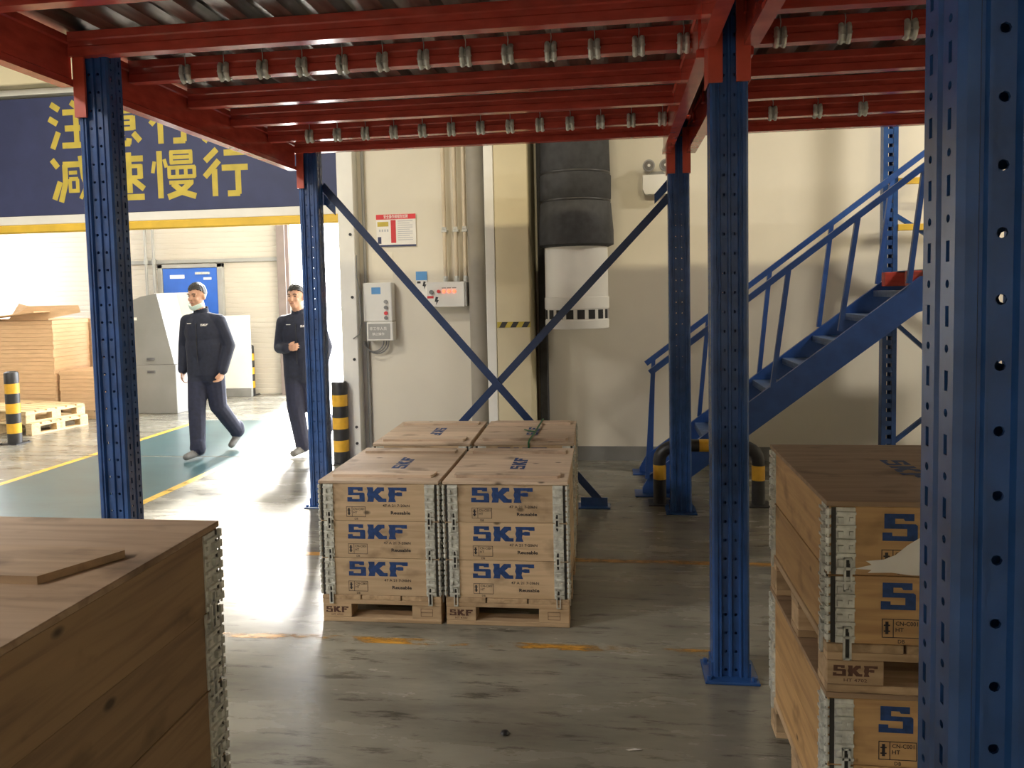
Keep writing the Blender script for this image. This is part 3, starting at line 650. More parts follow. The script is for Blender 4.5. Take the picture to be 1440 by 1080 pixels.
# ------------------------------------------------------------------ wall fittings
nt_ = thing('safety_notice', 'framed red and white safety notice on the wall above the control box', 'notice', (-2.087, WY-.012, 2.237))
obj('board', MB().cbox((-.197, 0, -.155), (.197, .01, .155), .002).mesh('board', M_paper), nt_)
q = MB().box((-.197, -.001, .107), (.197, 0, .155)).box((-.052, -.001, -.12), (-.002, 0, .10)); obj('red_heading', q.mesh('red_heading', M_redp), nt_)
q = MB(); put_text(q, '安全操作规程告知牌', .04, -.12, .118, -.0016, .01, .24); obj('heading_text', q.mesh('heading_text', M_paper), nt_)
q = MB()
for k in range(10): q.box((.018, -.001, .085-k*.02), (.165-.03*(k % 3 == 1), 0, .091-k*.02))
for k in range(4): q.box((-.17+k*.026, -.001, -.01), (-.155+k*.026, 0, .012))
obj('body_text', q.mesh('body_text', M_greyp), nt_)
obj('yellow_patch', MB().box((-.185, -.001, .04), (-.075, 0, .085)).mesh('yellow_patch', M_sign), nt_)
obj('blue_strip', MB().box((-.197, -.001, -.155), (.197, 0, -.138)).box((-.185, -.001, -.125), (-.15, 0, -.06)).mesh('blue_strip', M_navy), nt_)
cb = thing('control_box', 'pale door control box with round buttons and a grey label plate', 'control box', (-2.262, WY-.11, 1.44))
obj('upper_housing', MB().cbox((-.145, 0, -.08), (.14, .109, .295), .008).mesh('upper_housing', M_white), cb)
obj('lower_housing', MB().cbox((-.115, -.012, -.265), (.145, .109, -.082), .006).mesh('lower_housing', M_white), cb)
obj('label_plate', MB().box((-.1, -.0135, -.25), (.118, -.012, -.1)).mesh('label_plate', M_grey), cb)
q = MB(); put_text(q, '非工作人员', .035, -.085, -.16, -.0142, .01, .17); put_text(q, '禁止操作', .03, -.06, -.21, -.0142, .01, .12); obj('plate_text', q.mesh('plate_text', M_paper), cb)
obj('display', MB().box((-.06, -.0015, .185), (.03, 0, .25)).mesh('display', M_screen), cb)
q = MB()
for k, z in enumerate((.10, .045, -.01, -.055)):
    obj('button', MB().tube([(.08, 0, z+.01), (.08, -.016, z+.01)], .018, 14).mesh('button', [M_grey, M_cable, M_redp, M_cable][k]), cb)
cl = MB()
for k in range(3):
    cl.tube([(-.06+.012*k+(.11+.012*k)*math.cos(a)*.9, .03+.012*k, -.27+(.10+.012*k)*math.sin(a)) for a in [PI+PI*i/10 for i in range(11)]], .006, 6)
tag(obj('cable_loop', cl.mesh('cable_loop', M_cable), None, (-2.262, WY-.11, 1.44)), 'grey cable loops hanging under the control box', 'cable')
wv = MB().tube([(-2.44, WY-.165, 2.0), (-2.445, WY-.165, 1.8), (-2.425, WY-.165, 1.6), (-2.418, WY-.165, 1.35), (-2.44, WY-.165, 1.24), (-2.5, WY-.165, 1.2)], .006, 6)
tag(obj('dangling_cable', wv.mesh('dangling_cable', M_cable), None), 'thin dark cable curving down in front of the door guide', 'cable')
pb = thing('power_box', 'pale electrical box with three glowing red indicator lights on the wall', 'electrical box', (-1.59, WY-.13, 1.608))
obj('housing', MB().cbox((-.185, 0, -.12), (.185, .128, .12), .006).mesh('housing', M_white), pb)
obj('door_edge', MB().cbox((.187, .004, -.115), (.205, .128, .115), .004).mesh('door_edge', M_grey), pb)
for k in range(3): obj('indicator_light', MB().lathe([(.017, 0), (.017, .008), (.008, .014)], 12).mesh('indicator_light', M_led), pb, (-.015+k*.05, 0, .03), (PI/2, 0, 0))
for k in range(3): obj('light_label', MB().box((-.035+k*.05, -.001, .058), (.005+k*.05, 0, .066)).mesh('light_label', M_cable), pb)
obj('switch_knob', MB().tube([(-.135, 0, .025), (-.135, -.02, .025)], .02, 12).mesh('switch_knob', M_cable), pb); obj('switch_knob', MB().tube([(-.065, 0, .03), (-.065, -.015, .03)], .016, 12).mesh('switch_knob', M_redp), pb)
q = MB().box((-.18, -.001, -.115), (-.06, 0, -.01)); w_ = obj('warning_sticker', q.mesh('warning_sticker', M_paper), pb)
obj('red_strip', MB().box((-.178, -.0016, -.035), (-.115, -.001, -.012)).mesh('red_strip', M_redp), w_)
obj('bolt_sign', MB().add([(-.095+a, -.0016, -.07+b) for a, b in ((0, .05), (.025, .045), (.015, .02), (.03, .018), (0, -.03), (.005, .0), (-.012, .004))], [tuple(range(7))]).mesh('bolt_sign', M_bk), w_)
ps = thing('wall_poster', 'small blue-topped poster on the wall left of the electrical box', 'poster', (-1.85, WY-.006, 1.69))
obj('sheet', MB().box((-.055, 0, -.13), (.055, .005, .145)).mesh('sheet', M_paper), ps)
obj('blue_heading', MB().box((-.055, -.001, .06), (.055, 0, .145)).mesh('blue_heading', M_screen), ps)
obj('pictogram', MB().add([(.02+a, -.001, .0+b) for a, b in ((0, .05), (.022, .045), (.012, .02), (.028, .018), (0, -.03), (.004, .0), (-.012, .004))], [tuple(range(7))]).box((-.045, -.001, .03), (-.01, 0, .05)).mesh('pictogram', M_bk), ps)
tag(obj('paper_sheet', MB().box((-.1, 0, -.13), (.11, .002, .13)).mesh('paper_sheet', mat('off_white_sheet', (.74, .69, .58), .8, 0, .05, 8)), None, (-2.24, WY-.004, 1.9)), 'plain pale sheet taped to the wall below the safety notice', 'paper')
for k, (x, nm) in enumerate(((-1.602, 'left'), (-1.492, 'middle'), (-1.405, 'right'))):
    cn = thing('conduit_pipe', nm + ' one of three beige conduit pipes rising from the electrical box', 'pipe', (x, WY-.05, 0), 0, 'conduit pipes above the electrical box')
    obj('pipe', MB().tube([(0, 0, 1.73), (0, 0, 4.5)], .02, 10).mesh('pipe', M_pipe, True), cn)
    obj('clamp', MB().cbox((-.028, -.022, 2.2), (.028, .049, 2.225), .003).cbox((-.022, -.022, 2.225), (.022, .0, 2.25), .003).mesh('clamp', M_zinc), cn)
    obj('gland', MB().lathe([(.024, 1.729), (.024, 1.77), (.018, 1.79)], 10).mesh('gland', M_zinc), cn)
tag(obj('downpipe', MB().tube([(-1.285, 7.255, 0), (-1.285, 7.255, 6.5)], .082, 20).mesh('downpipe', mat('grey_beige_pipe', (.30, .275, .235), .6, 0, .1, 4), True), None), 'thick grey-beige round downpipe standing left of the cream column', 'pipe')
# column with white corner guard and striped tape
CF = 6.78
colu = struct('column', MB().cbox((-1.04, CF, 0), (-.735, WY-.001, 6.5), .01).mesh('column', M_column), label='cream square column in front of the wall')
struct('trim_5', MB().cbox((-1.125, CF-.006, 0), (-1.042, WY-.001, 6.5), .006).mesh('trim_5', M_white), label='white corner guard on the column')
tp_ = thing('hazard_tape', 'yellow and black striped hazard tape strip on the column', 'tape', (-.887, CF-.003, 1.33))
obj('tape', MB().box((-.145, 0, -.025), (.15, .002, .025)).mesh('tape', M_sign), tp_)
for k in range(3): obj('black_stripe', MB().add([(x_, -.0008, z_) for x_, z_ in ((-.13+k*.1, -.025), (-.08+k*.1, -.025), (-.05+k*.1, .025), (-.10+k*.1, .025))], [(0, 1, 2, 3)]).mesh('black_stripe', M_bk), tp_)
# air duct: wrapped black sleeve above a white round diffuser
DCX, DCY = -.335, 6.95
ad = thing('air_duct', 'round white air diffuser under a black wrapped duct sleeve on the wall', 'air duct', (DCX, DCY, 1.28))
def ring(r0, z): return (r0, z-1.28)
sl = MB().lathe([ring(.285, 2.0), ring(.335, 2.02), ring(.335, 2.14), ring(.315, 2.38), ring(.30, 2.40), ring(.315, 2.42), ring(.318, 2.62), ring(.30, 2.64), ring(.31, 2.66), ring(.30, 3.05), ring(.29, 4.4)], 40)
obj('sleeve', sl.mesh('sleeve', M_dark, True), ad)
for z in (2.4, 2.64): obj('strap_band', MB().lathe([ring(.306, z-.014), ring(.312, z-.006), ring(.312, z+.006), ring(.306, z+.014)], 40).mesh('strap_band', M_bk, True), ad)
obj('diffuser_drum', MB().lathe([ring(.28, 1.285), ring(.284, 1.29), ring(.284, 1.36), ring(.28, 1.362), ring(.28, 2.03)], 48).mesh('diffuser_drum', M_white, True), ad)
obj('collar_band', MB().lathe([ring(.282, 1.46), ring(.287, 1.462), ring(.287, 1.56), ring(.282, 1.562)], 48).mesh('collar_band', M_white, True), ad)
for k in range(18):
    a = 2*PI*k/18; sl_ = MB(); da = .115; pts = []
    for i in range(5):
        b = a-da+2*da*i/4; pts.append((.2815*math.cos(b), .2815*math.sin(b)))
    sl_.add([(p[0], p[1], 1.372-1.28) for p in pts] + [(p[0], p[1], 1.452-1.28) for p in pts], [(i, i+1, 6+i, 5+i) for i in range(4)])
    obj('vent_slot', sl_.mesh('vent_slot', M_darkhole), ad)
dt = struct('trim_6', MB().cbox((-.70, 7.18, 0), (-.63, WY-.001, 4.4), .006).mesh('trim_6', M_dark), label='dark vertical strip beside the column')  # narrow charcoal strip on the wall between column and duct
# emergency light
em = thing('emergency_light', 'twin-head white emergency light high on the wall by the rear post', 'emergency light', (.40, WY-.09, 2.6))
obj('housing', MB().poly([(-.13, -.07), (-.11, -.115), (.12, -.115), (.14, -.07), (.14, .06), (-.13, .06)], .09, Matrix.Translation((0, .09, 0)) @ Matrix.Rotation(PI/2, 4, 'X')).mesh('housing', M_white), em)
for x_ in (-.075, .075):
    h = obj('lamp_head', MB().tube([(x_, .03, .145), (x_, -.03, .14)], .054, 20).mesh('lamp_head', M_housing, True), em)
    obj('lens', MB().tube([(x_, -.03, .14), (x_, -.036, .1395)], .042, 18).mesh('lens', M_lens), h); obj('bulb', MB().tube([(x_, -.036, .1395), (x_, -.04, .139)], .014, 10).mesh('bulb', M_white), h)
obj('bracket', MB().poly([(-.08, 0), (.08, 0), (.05, .035), (-.05, .035)], .03, Matrix.Translation((0, .05, .055)) @ Matrix.Rotation(PI/2, 4, 'X')).mesh('bracket', M_grey), em)
for x_ in (.07, .095, .1): obj('status_light', MB().box((x_, -.002, -.045), (x_+.014, 0, -.033)).mesh('status_light', M_cable), em)

# ------------------------------------------------------------------ floor markings and litter
def marking(label, x0, y0, x1, y1, m_, z=.0012):
    tag(obj('floor_marking', MB().box((x0, y0, z-.0006), (x1, y1, z)).mesh('floor_marking', m_), None), label, 'floor marking')
marking('teal painted walkway through the doorway', -5.42, 1.2, -3.8, WY+.0, M_teal, .001)
marking('teal painted walkway beyond the doorway joint', -5.42, WY+.04, -3.8, 9.6, M_teal, .001)
marking('yellow line along the near right edge of the teal walkway', -3.8, 1.2, -3.72, WY+.0, M_lineY)
marking('yellow line along the left edge of the teal walkway', -5.5, 1.2, -5.42, WY+.0, M_lineY)
marking('yellow line on the left edge of the walkway beyond the doorway joint', -5.5, WY+.04, -5.42, 9.6, M_lineY)
marking('worn orange line crossing the floor in front of the block of crates', -3.0, 3.40, 1.5, 3.46, M_lineW)
marking('faint orange line crossing the floor beside the crates towards the stairs', -3.2, 4.55, 2.2, 4.61, paint_material('faded_orange_line_paint', (.55, .28, .05), .4, .6, (2.2, 9, 1)))
tag(obj('paper_scrap', MB().add([(0, 0, .002), (.045, .008, .004), (.05, .016, .001), (.03, .014, .003), (.02, .02, .001), (-.012, .006, .002)], [tuple(range(6))]).mesh('paper_scrap', M_paper), None, (.03, 2.655, 0)), 'small white paper scrap on the floor near the right crates', 'litter')
tag(obj('dirt_clump', MB().lathe([(.012, 0), (.018, .004), (.013, .01), (.004, .014)], 7).mesh('dirt_clump', M_bk), None, (-.42, 2.721, 0)), 'small dark clump on the floor below the crates', 'litter')

# ------------------------------------------------------------------ dock room contents
def wood_pallet(label, loc, rz, L=1.2, Wd=.8):
    t = thing('wooden_pallet', label, 'pallet', loc, rz, 'wooden pallets in the dock room')
    for k in range(6):
        y = -Wd/2+.06+k*(Wd-.12)/5; obj('deck_board', wmesh(MB().cbox((-L/2, -.055, .125), (L/2, .055, .145), .002), 'pale_deck', M_pallet3), t, (0, y, 0))
    for x_ in (-L/2+.05, 0, L/2-.05):
        obj('stringer', wmesh(MB().cbox((-Wd/2, -.05, .103), (Wd/2, .05, .1245), .002), 'pale_stringer', M_pallet3), t, (x_, 0, 0), (0, 0, PI/2))
        for y in (-Wd/2+.06, 0, Wd/2-.06): obj('block', wmesh(MB().cbox((-.05, -.06, .022), (.05, .06, .1025), .002), 'pale_block', M_pallet3), t, (x_, y, 0))
        obj('bottom_board', wmesh(MB().cbox((-Wd/2, -.05, 0), (Wd/2, .05, .0215), .002), 'pale_bottom', M_pallet3), t, (x_, 0, 0), (0, 0, PI/2))
wood_pallet('lower pale wooden pallet beside the cardboard stacks', (-7.52, 8.98, 0), -.22)
wood_pallet('upper pale wooden pallet lying crooked on another pallet', (-7.56, 9.0, .146), -.27)
def sheets(label, x0, x1, y0, y1, h, rz=0, n=24, z0=.12):
    t = thing('cardboard_stack', label, 'cardboard', ((x0+x1)/2, (y0+y1)/2, 0), rz)
    a, b = (x1-x0)/2, (y1-y0)/2; hh = (h-z0)/n
    for k in range(n):
        d = random.uniform(0, .012); obj('sheet_bundle', MB().box((-a+d, -b+random.uniform(0, .012), z0+k*hh+.002), (a-random.uniform(0, .012), b, z0+(k+1)*hh)).mesh('sheet_bundle', M_card), t)
    for s in (-1, 0, 1): obj('skid', MB().cbox((-a+.02, s*(b-.06)-.05, 0), (a-.02, s*(b-.06)+.05, z0), .003).mesh('skid', M_wood2), t)
    return t
sheets('tall stack of flat brown cardboard sheets at the far left', -8.9, -7.62, 9.66, 10.4, 1.36, .0, 22)
sheets('lower stack of flat cardboard sheets beside the tall stack', -7.86, -7.0, 9.55, 10.2, .66, .12, 10) if False else None
sheets('low stack of flat cardboard sheets between the tall stack and the blue post', -7.58, -6.97, 9.68, 10.4, .66, .0, 10)
sheets('second tall stack of cardboard sheets behind the low stack', -7.98, -7.42, 10.45, 11.2, 1.36, .0, 18)
ob = thing('open_carton', 'flattened open cardboard carton lying on top of the tall cardboard stack', 'carton', (-8.2, 9.9, 1.364))
obj('tray', MB().box((-.62, -.2, 0), (.5, .3, .02)).mesh('tray', M_card), ob)
obj('flap', MB().bar((-.62, -.18, .02), (.5, -.3, .12), .3, .012, (0, 0, 1)).mesh('flap', M_card), ob)
obj('flap', MB().add([(-.1, -.2, .02), (.5, -.2, .02), (.95, -.15, .10), (.92, -.15, .20), (.2, -.18, .20), (-.1, .0, .24), (-.1, .012, .23), (.2, -.168, .19)], [(0, 1, 2, 3, 4), (0, 4, 5), (0, 6, 7, 4), (4, 7, 6, 5)]).mesh('flap', M_card), ob)
fo = thing('film_roll', 'grey wrapped film roll standing behind the low cardboard stack', 'film roll', (-7.2, 10.72, 0))
obj('roll', MB().lathe([(.09, 0), (.1, .02), (.1, .9), (.075, 1.1), (.10, 1.28), (.1, 1.36), (.04, 1.37)], 18).mesh('roll', M_film, True), fo); obj('wrap', MB().lathe([(.104, .45), (.107, .47), (.105, .9), (.10, .98)], 18).mesh('wrap', M_tarp, True), fo)
# grey machine hood standing beside the post
cx = thing('grey_hood', 'light grey two-panel machine hood with a slanted edge behind the first man', 'machine hood', (-6.5, 10.3, 0))
M_hood = mat('hood_grey', (.20, .20, .195), .5, 0, .08, 3)
obj('upper_panel', MB().poly([(-.34, .70), (.345, .70), (.12, 1.70), (-.12, 1.66), (-.34, 1.58)], .5, Matrix.Translation((0, .35, 0)) @ Matrix.Rotation(PI/2, 4, 'X')).mesh('upper_panel', M_hood), cx)
obj('lower_panel', MB().cbox((-.34, -.16, .0), (.365, .36, .695), .006).mesh('lower_panel', M_hood), cx)
for z in (.78, .60): obj('handle', MB().cbox((-.06, -.175, z-.02), (.06, -.161, z+.02), .004).mesh('handle', M_tarp), cx)
obj('sticker', MB().box((-.25, -.152, 1.33), (-.19, -.1505, 1.37)).mesh('sticker', M_paper), cx)
def panel(label, x0, x1, y, h, foot=True):
    t = thing('white_panel', label, 'panel', ((x0+x1)/2, y, 0)); a = (x1-x0)/2
    obj('sheet', MB().cbox((-a, 0, .14), (a, .03, h), .003).mesh('sheet', M_white), t)
    obj('skirt', MB().cbox((-a, -.03, 0), (a, .04, .139), .004).mesh('skirt', M_base), t)
panel('bright white partition panel with a grey skirt left of the steel column', -6.75, -5.88, 11.9, 1.33)
panel('tall bright white partition panel behind the grey machine hood', -7.45, -6.8, 11.8, 1.72)
d1 = struct('door_1', MB().cbox((-7.55, FY-.09, 0), (-6.58, FY-.03, 2.13), .004).mesh('door_1', M_bdoor), label='blue steel door in the far cladding wall')
fm = MB()
for a, b in (((-7.64, FY-.1, 0), (-7.555, FY-.01, 2.2)), ((-6.575, FY-.1, 0), (-6.49, FY-.01, 2.2)), ((-7.64, FY-.1, 2.135), (-6.49, FY-.01, 2.2))): fm.cbox(a, b, .004)
obj('door_frame', fm.mesh('door_frame', M_grey), d1)
obj('door_sign', MB().box((-7.42, FY-.094, 1.96), (-7.16, FY-.091, 2.02)).mesh('door_sign', M_paper), d1); obj('door_sign', MB().box((-6.82, FY-.094, 1.93), (-6.68, FY-.091, 1.97)).mesh('door_sign', M_paper), d1)
obj('door_closer', MB().cbox((-6.95, FY-.13, 2.02), (-6.7, FY-.091, 2.06), .004).mesh('door_closer', M_zinc), d1); obj('door_panel', MB().cbox((-7.3, FY-.098, 1.3), (-7.0, FY-.091, 1.7), .003).mesh('door_panel', M_white), d1)
tag(obj('wall_channel', MB().cbox((-8.6, FY-.07, 2.215), (-5.5, FY-.008, 2.275), .004).mesh('wall_channel', M_grey), None), 'long grey horizontal channel running above the blue door', 'channel')
for x_, nm in ((-7.83, 'left'), (-7.69, 'right')):
    tag(obj('drop_pipe', MB().tube([(x_, FY-.11, 0), (x_, FY-.11, 4.5)], .022, 10).lathe([(.034, 2.22), (.034, 2.3)], 10, (x_, FY-.11, 0)).mesh('drop_pipe', M_grey, True), None), nm + ' of two thin grey vertical pipes beside the blue door', 'pipe')
sc_ = MB().cbox((-5.47, FY-.2, 0), (-5.33, FY-.185, 5.6), .003).cbox((-5.47, FY-.05, 0), (-5.33, FY-.035, 5.6), .003).cbox((-5.405, FY-.185, 0), (-5.395, FY-.05, 5.6), .003)
struct('trim_7', sc_.mesh('trim_7', mat('brown_grey_steel', (.22, .18, .17), .5, 0, .1, 4)), label='grey steel column at the edge of the bright opening')

# ------------------------------------------------------------------ people
def capsule(bm, a, b, ra, rb, n=12):
    a, b = Vector(a), Vector(b); L = (b-a).length
    if L > 1e-5:
        q = (b-a).to_track_quat('Z', 'Y').to_matrix().to_4x4(); q.translation = (a+b)/2
        bmesh.ops.create_cone(bm, cap_ends=True, segments=n, radius1=ra, radius2=rb, depth=L, matrix=q)
    for p, r_ in ((a, ra), (b, rb)): bmesh.ops.create_icosphere(bm, subdivisions=2, radius=r_, matrix=Matrix.Translation(p))
def ellip(bm, c, s, rot=None):
    M_ = Matrix.Translation(c) @ (rot or Matrix()) @ Matrix.Diagonal((*s, 1)); bmesh.ops.create_icosphere(bm, subdivisions=3, radius=1, matrix=M_)
def hand(bm, wrist, d, palm_n, side, segs, curl=.5):
    """palm and five separate bent fingers; d along the hand, palm_n faces the palm, side towards the thumb"""
    w_, d, n, s = Vector(wrist), Vector(d).normalized(), Vector(palm_n).normalized(), Vector(side).normalized()
    c0 = w_+d*.02; c1 = w_+d*.085
    for k in (-1, 0, 1): capsule(bm, c0+s*.018*k, c1+s*.024*k, .014, .0125, 8)
    segs.append((c0, c1, .03, 'skin')); segs.append((w_-d*.005, c0, .024, 'skin'))
    for k, (off, ln) in enumerate(((.032, .066), (.011, .076), (-.011, .070), (-.031, .054))):
        b0 = c1+s*off-d*.006; a1 = curl*.7; a2 = curl*1.7
        p1 = b0+(d*math.cos(a1)+n*math.sin(a1))*ln*.5; p2 = p1+(d*math.cos(a2)+n*math.sin(a2))*ln*.5
        capsule(bm, b0, p1, .0095, .0088, 8); capsule(bm, p1, p2, .0088, .0075, 8); segs.append((b0, p1, .011, 'skin')); segs.append((p1, p2, .010, 'skin'))
    t0 = w_+d*.035+s*.03; t1 = t0+(d*.75+s*.55+n*.35).normalized()*.035; t2 = t1+(d*.9+s*.1+n*.5).normalized()*.03
    capsule(bm, t0, t1, .012, .0105, 8); capsule(bm, t1, t2, .0105, .0085, 8); segs.append((t0, t1, .013, 'skin')); segs.append((t1, t2, .011, 'skin'))
def person(label, loc, rz, J, head_yaw, head_tilt=0, mask=True):
    bm = bmesh.new(); segs = []
    def limb(a, b, ra, rb, tagn): capsule(bm, J[a], J[b], ra, rb); segs.append((Vector(J[a]), Vector(J[b]), (ra+rb)/2, tagn))
    V = lambda k: Vector(J[k])
    # torso in jacket
    ch, pe, nk = V('chest'), V('pelvis'), V('neck')
    ellip(bm, ch+Vector((0, .0, .02)), (.188, .132, .23)); ellip(bm, (ch+pe)/2+Vector((0, 0, .02)), (.198, .14, .24)); capsule(bm, pe+Vector((-.055, 0, -.12)), pe+Vector((-.06, 0, .2)), .135, .135, 20); capsule(bm, pe+Vector((.055, 0, -.12)), pe+Vector((.06, 0, .2)), .135, .135, 20)
    segs.append((pe+Vector((0, 0, -.06)), ch+Vector((0, 0, .12)), .16, 'jacket'))
    for s in 'lr':
        capsule(bm, nk+Vector((0, 0, -.05)), J[s+'sh'], .062, .068); segs.append((nk+Vector((0, 0, -.05)), V(s+'sh'), .065, 'jacket'))
        limb(s+'sh', s+'el', .076, .066, 'jacket'); limb(s+'el', s+'wr', .066, .05, 'jacket')
        limb(s+'hip', s+'kn', .108, .088, 'trousers'); limb(s+'kn', s+'an', .086, .074, 'trousers')
        an, to = V(s+'an'), V(s+'to'); d = (to-an); dh = Vector((d.x, d.y, 0)).normalized()
        he = an-dh*.045+Vector((0, 0, -.035)) if an.z < .14 else an-dh*.02+Vector((0, 0.02, -.03))
        capsule(bm, he, to, .042, .036); capsule(bm, he+Vector((0, 0, -.012)), to, .036, .034); segs.append((he, to, .045, 'shoe')); segs.append((he, he+(to-he)*1.15, .045, 'shoe'))
        # trouser cuff
        capsule(bm, an+Vector((0, 0, .05)), an, .074, .08); segs.append((an+Vector((0, 0, .1)), an+Vector((0, 0, .01)), .07, 'trousers'))
        hd = J[s+'hand']; hand(bm, V(s+'wr'), hd[0], hd[1], hd[2], segs, hd[3])
    # neck and head
    hc = V('head'); R_ = Matrix.Rotation(head_yaw, 4, 'Z') @ Matrix.Rotation(head_tilt, 4, 'X')
    hp = lambda x, y, z: hc + R_.to_3x3() @ Vector((x, y, z))
    capsule(bm, nk+Vector((0, .01, -.03)), hp(0, .012, -.07), .058, .056); segs.append((nk+Vector((0, 0, .03)), hp(0, .01, -.07), .05, 'skin'))
    ellip(bm, hp(0, .012, .03), (.078, .096, .092), R_); ellip(bm, hp(0, -.012, -.025), (.066, .078, .092), R_); ellip(bm, hp(0, -.05, -.085), (.036, .036, .03), R_)
    for s in (-1, 1):
        ellip(bm, hp(s*.078, .012, -.012), (.012, .022, .034), R_); ellip(bm, hp(s*.034, -.066, -.03), (.024, .02, .022), R_); capsule(bm, hp(s*.016, -.088, .022), hp(s*.046, -.076, .022), .009, .008, 8)
    capsule(bm, hp(0, -.09, .008), hp(0, -.108, -.03), .009, .014, 8); ellip(bm, hp(0, -.085, -.062), (.026, .014, .014), R_)
    segs.append((hp(0, .01, .05), hp(0, -.03, -.07), .09, 'skin'))
    me = bpy.data.meshes.new('person_src'); bm.to_mesh(me); bm.free()
    src = bpy.data.objects.new('person_src', me); COL.objects.link(src)
    rm = src.modifiers.new('r', 'REMESH'); rm.mode = 'VOXEL'; rm.voxel_size = .0075; rm.use_smooth_shade = True
    sm = src.modifiers.new('s', 'SMOOTH'); sm.factor = .5; sm.iterations = 4
    dg = bpy.context.evaluated_depsgraph_get(); body = bpy.data.meshes.new_from_object(src.evaluated_get(dg)); bpy.data.objects.remove(src)
    body.name = 'person'; body.materials.clear()
    for m_ in (M_cloth, M_trou, M_skin, M_shoe): body.materials.append(m_)
    idx = {'jacket': 0, 'trousers': 1, 'skin': 2, 'shoe': 3}
    import numpy as np
    nf = len(body.polygons); C_ = np.empty(nf*3); body.polygons.foreach_get('center', C_); C_ = C_.reshape(-1, 3)
    best = np.full(nf, 1e9); mi = np.zeros(nf, dtype=np.int32)
    for a, b, r_, tg in segs:
        a = np.array(a); b = np.array(b); d = b-a; t = np.clip(((C_-a)@d)/max(d@d, 1e-9), 0, 1); dist = np.linalg.norm(C_-(a+t[:, None]*d), axis=1)-r_
        up = dist < best; best[up] = dist[up]; mi[up] = idx[tg]
    hem = J['hem']; near = (np.abs(C_[:, 0]-J['pelvis'][0]) < .3)
    mi[(mi == 0) & (C_[:, 2] < hem) & near & (C_[:, 2] < J['pelvis'][2]-.05) & (np.abs(C_[:, 0]-J['pelvis'][0]) < .19)] = 1
    mi[(mi == 1) & (C_[:, 2] > hem)] = 0
    body.polygons.foreach_set('material_index', mi); body.polygons.foreach_set('use_smooth', [True]*nf); body.update()
    o = obj('person', body, None, loc, (0, 0, rz)); tag(o, label, 'person')
    # hair: cap over the skull, cut at a hairline
    hb = bmesh.new(); bmesh.ops.create_icosphere(hb, subdivisions=4, radius=1)
    for v in hb.verts:
        j = 1+.035*math.sin(v.co.x*23+v.co.z*9)*math.sin(v.co.y*19)
        v.co = Vector((v.co.x*.086*j, v.co.y*.107*j+.014, v.co.z*.105*j+.034))
    dl = [v for v in hb.verts if v.co.z < (.062 if v.co.y < -.04 else (.062-(v.co.y+.04)*1.3 if v.co.y < .05 else -.055))]
    bmesh.ops.delete(hb, geom=dl, context='VERTS')
    hm = bpy.data.meshes.new('hair'); hb.to_mesh(hm); hb.free(); hm.materials.append(M_hair)
    ho = obj('hair', hm, o); ho.matrix_local = Matrix.Translation(hc) @ R_; sl2 = ho.modifiers.new('t', 'SOLIDIFY'); sl2.thickness = .012
    for s in (-1, 1):
        q_ = MB().lathe([(.002, -.009), (.009, -.005), (.0105, 0), (.009, .005), (.002, .009)], 10); e = obj('eye', q_.mesh('eye', M_eye, True), o); e.matrix_local = Matrix.Translation(hp(s*.031, -.083, .006)) @ R_ @ Matrix.Diagonal((1.3, .5, .55, 1))
        e = obj('eyebrow', MB().tube([(s*.016, -.097, .026), (s*.034, -.093, .03), (s*.05, -.082, .025)], .0045, 6).mesh('eyebrow', M_hair), o); e.matrix_local = Matrix.Translation(hc) @ R_
    e = obj('mouth', MB().tube([(-.022, -.095, -.062), (0, -.101, -.06), (.022, -.095, -.062)], .004, 6).mesh('mouth', M_lip), o); e.matrix_local = Matrix.Translation(hc) @ R_
    # jacket collar
    cm = MB(); n = 20
    ringp = [(nk+Vector((.078*math.sin(2*PI*k/n), .01-.07*math.cos(2*PI*k/n), -.025 + .035*(1-math.cos(2*PI*k/n))/2)), nk+Vector((.07*math.sin(2*PI*k/n), .014-.062*math.cos(2*PI*k/n), .02+.035*(1-math.cos(2*PI*k/n))/2))) for k in range(n)]
    cm.add([p[0] for p in ringp] + [p[1] for p in ringp], [(k, (k+1) % n, n+(k+1) % n, n+k) for k in range(n) if k not in (0, n-1)])
    c_o = obj('jacket_collar', cm.mesh('jacket_collar', M_cloth), o); c_o.modifiers.new('t', 'SOLIDIFY').thickness = .008
    if mask:
        mk = MB(); rows = 5; cols = 9; vs = []
        for i in range(rows):
            for k in range(cols):
                a = -1.25+2.5*k/(cols-1); vs.append((.082*math.sin(a), -.002-.088*math.cos(a)*(1-.05*i), -.100-.045*i/(rows-1)+.035*abs(a)/1.25))
        mk.add(vs, [(i*cols+k, i*cols+k+1, (i+1)*cols+k+1, (i+1)*cols+k) for i in range(rows-1) for k in range(cols-1)])
        m2 = obj('face_mask', mk.mesh('face_mask', M_mask, True), o, label='pale face mask pulled under the chin'); m2.matrix_local = Matrix.Translation(hc) @ R_; m2.modifiers.new('t', 'SOLIDIFY').thickness = .006
    lg = MB(); logo(lg, .045, -.01, .075, .022, 0)
    yy = ch.y-.131; l_ = obj('chest_logo', lg.mesh('chest_logo', M_paper), o, (ch.x, yy, ch.z+.1), (-.25, 0, .18), label='small white chest logo')
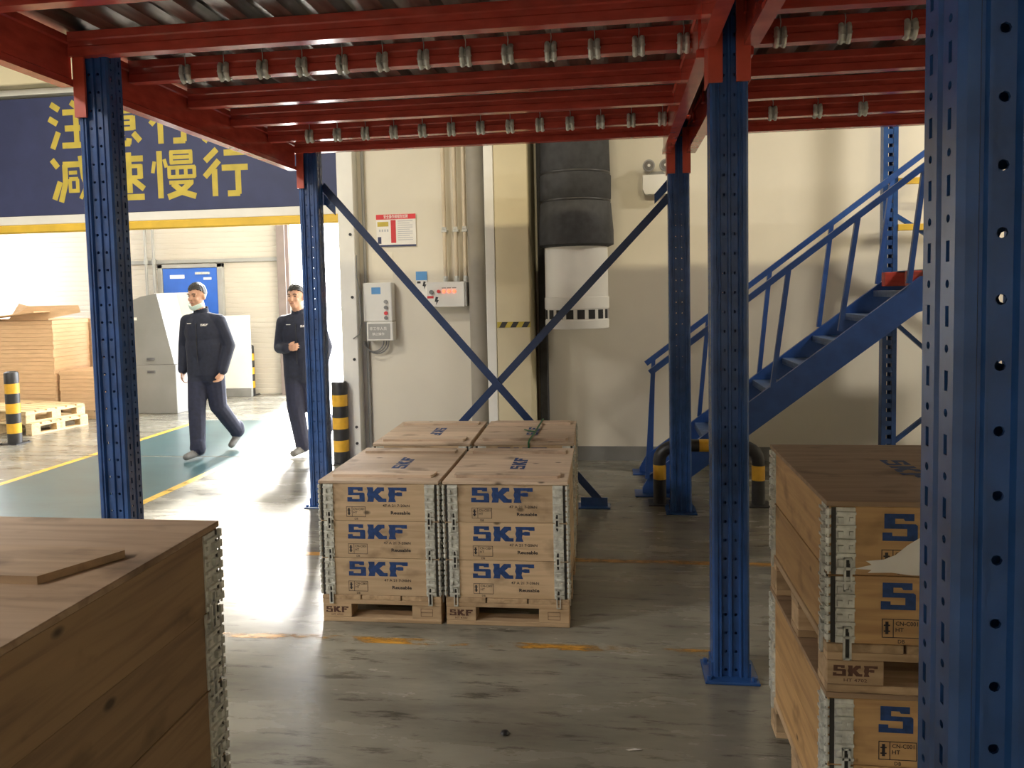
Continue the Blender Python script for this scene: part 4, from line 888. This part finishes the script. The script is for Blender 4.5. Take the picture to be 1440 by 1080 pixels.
    lb = MB().box((-.11, 0, .0), (-.06, .001, .006)); obj('chest_badge', lb.mesh('chest_badge', M_paper), o, (ch.x, yy+.002, ch.z+.115), (-.25, 0, -.18))
    obj('zip', MB().box((-.003, 0, -.3), (.003, .003, .1)).mesh('zip', M_bk), o, (ch.x, ch.y-.134, ch.z+.02), (0, 0, 0))
    return o
J1 = dict(pelvis=(0, 0, .95), chest=(-.005, -.02, 1.25), neck=(-.015, -.03, 1.485), head=(-.035, -.055, 1.648), hem=.775,
    rsh=(-.172, -.01, 1.385), rel=(-.25, .05, 1.14), rwr=(-.25, -.01, .885), rhand=((.05, -.15, -1), (.9, -.2, 0), (0, -1, .1), .55),
    lsh=(.162, .0, 1.385), lel=(.235, .05, 1.13), lwr=(.215, -.06, .88), lhand=((-.15, -.3, -1), (-.9, -.2, 0), (-.2, -1, .1), .75),
    rhip=(-.085, 0, .90), rkn=(-.045, -.13, .50), ran=(-.005, -.215, .105), rto=(-.05, -.36, .045),
    lhip=(.085, .0, .90), lkn=(.10, .03, .50), lan=(.15, .31, .19), lto=(.13, .215, .055))
person('man in a navy work jacket with a mask under his chin, walking through the doorway', (-4.2, 7.5, .0), .0, J1, -.12, .1)
J2 = dict(pelvis=(0, 0, .93), chest=(-.0, -.02, 1.22), neck=(-.01, -.03, 1.455), head=(-.02, -.06, 1.615), hem=.74,
    rsh=(-.17, -.02, 1.36), rel=(-.235, .02, 1.10), rwr=(-.10, -.17, 1.10), rhand=((.85, -.25, .12), (.1, 1, 0), (0, 0, 1), .6),
    lsh=(.17, -.0, 1.36), lel=(.24, .05, 1.10), lwr=(.22, -.05, .88), lhand=((0, -.2, -1), (-.9, -.2, 0), (-.2, -1, .1), .7),
    rhip=(-.085, 0, .88), rkn=(-.05, -.10, .49), ran=(.0, -.07, .105), rto=(-.05, -.21, .045),
    lhip=(.085, .0, .88), lkn=(.10, -.02, .49), lan=(.14, .34, .24), lto=(.13, .25, .075))
person('man in a navy work jacket holding his belly, behind the rear post', (-3.18, 7.56, .0), .05, J2, -.1, .0, False)
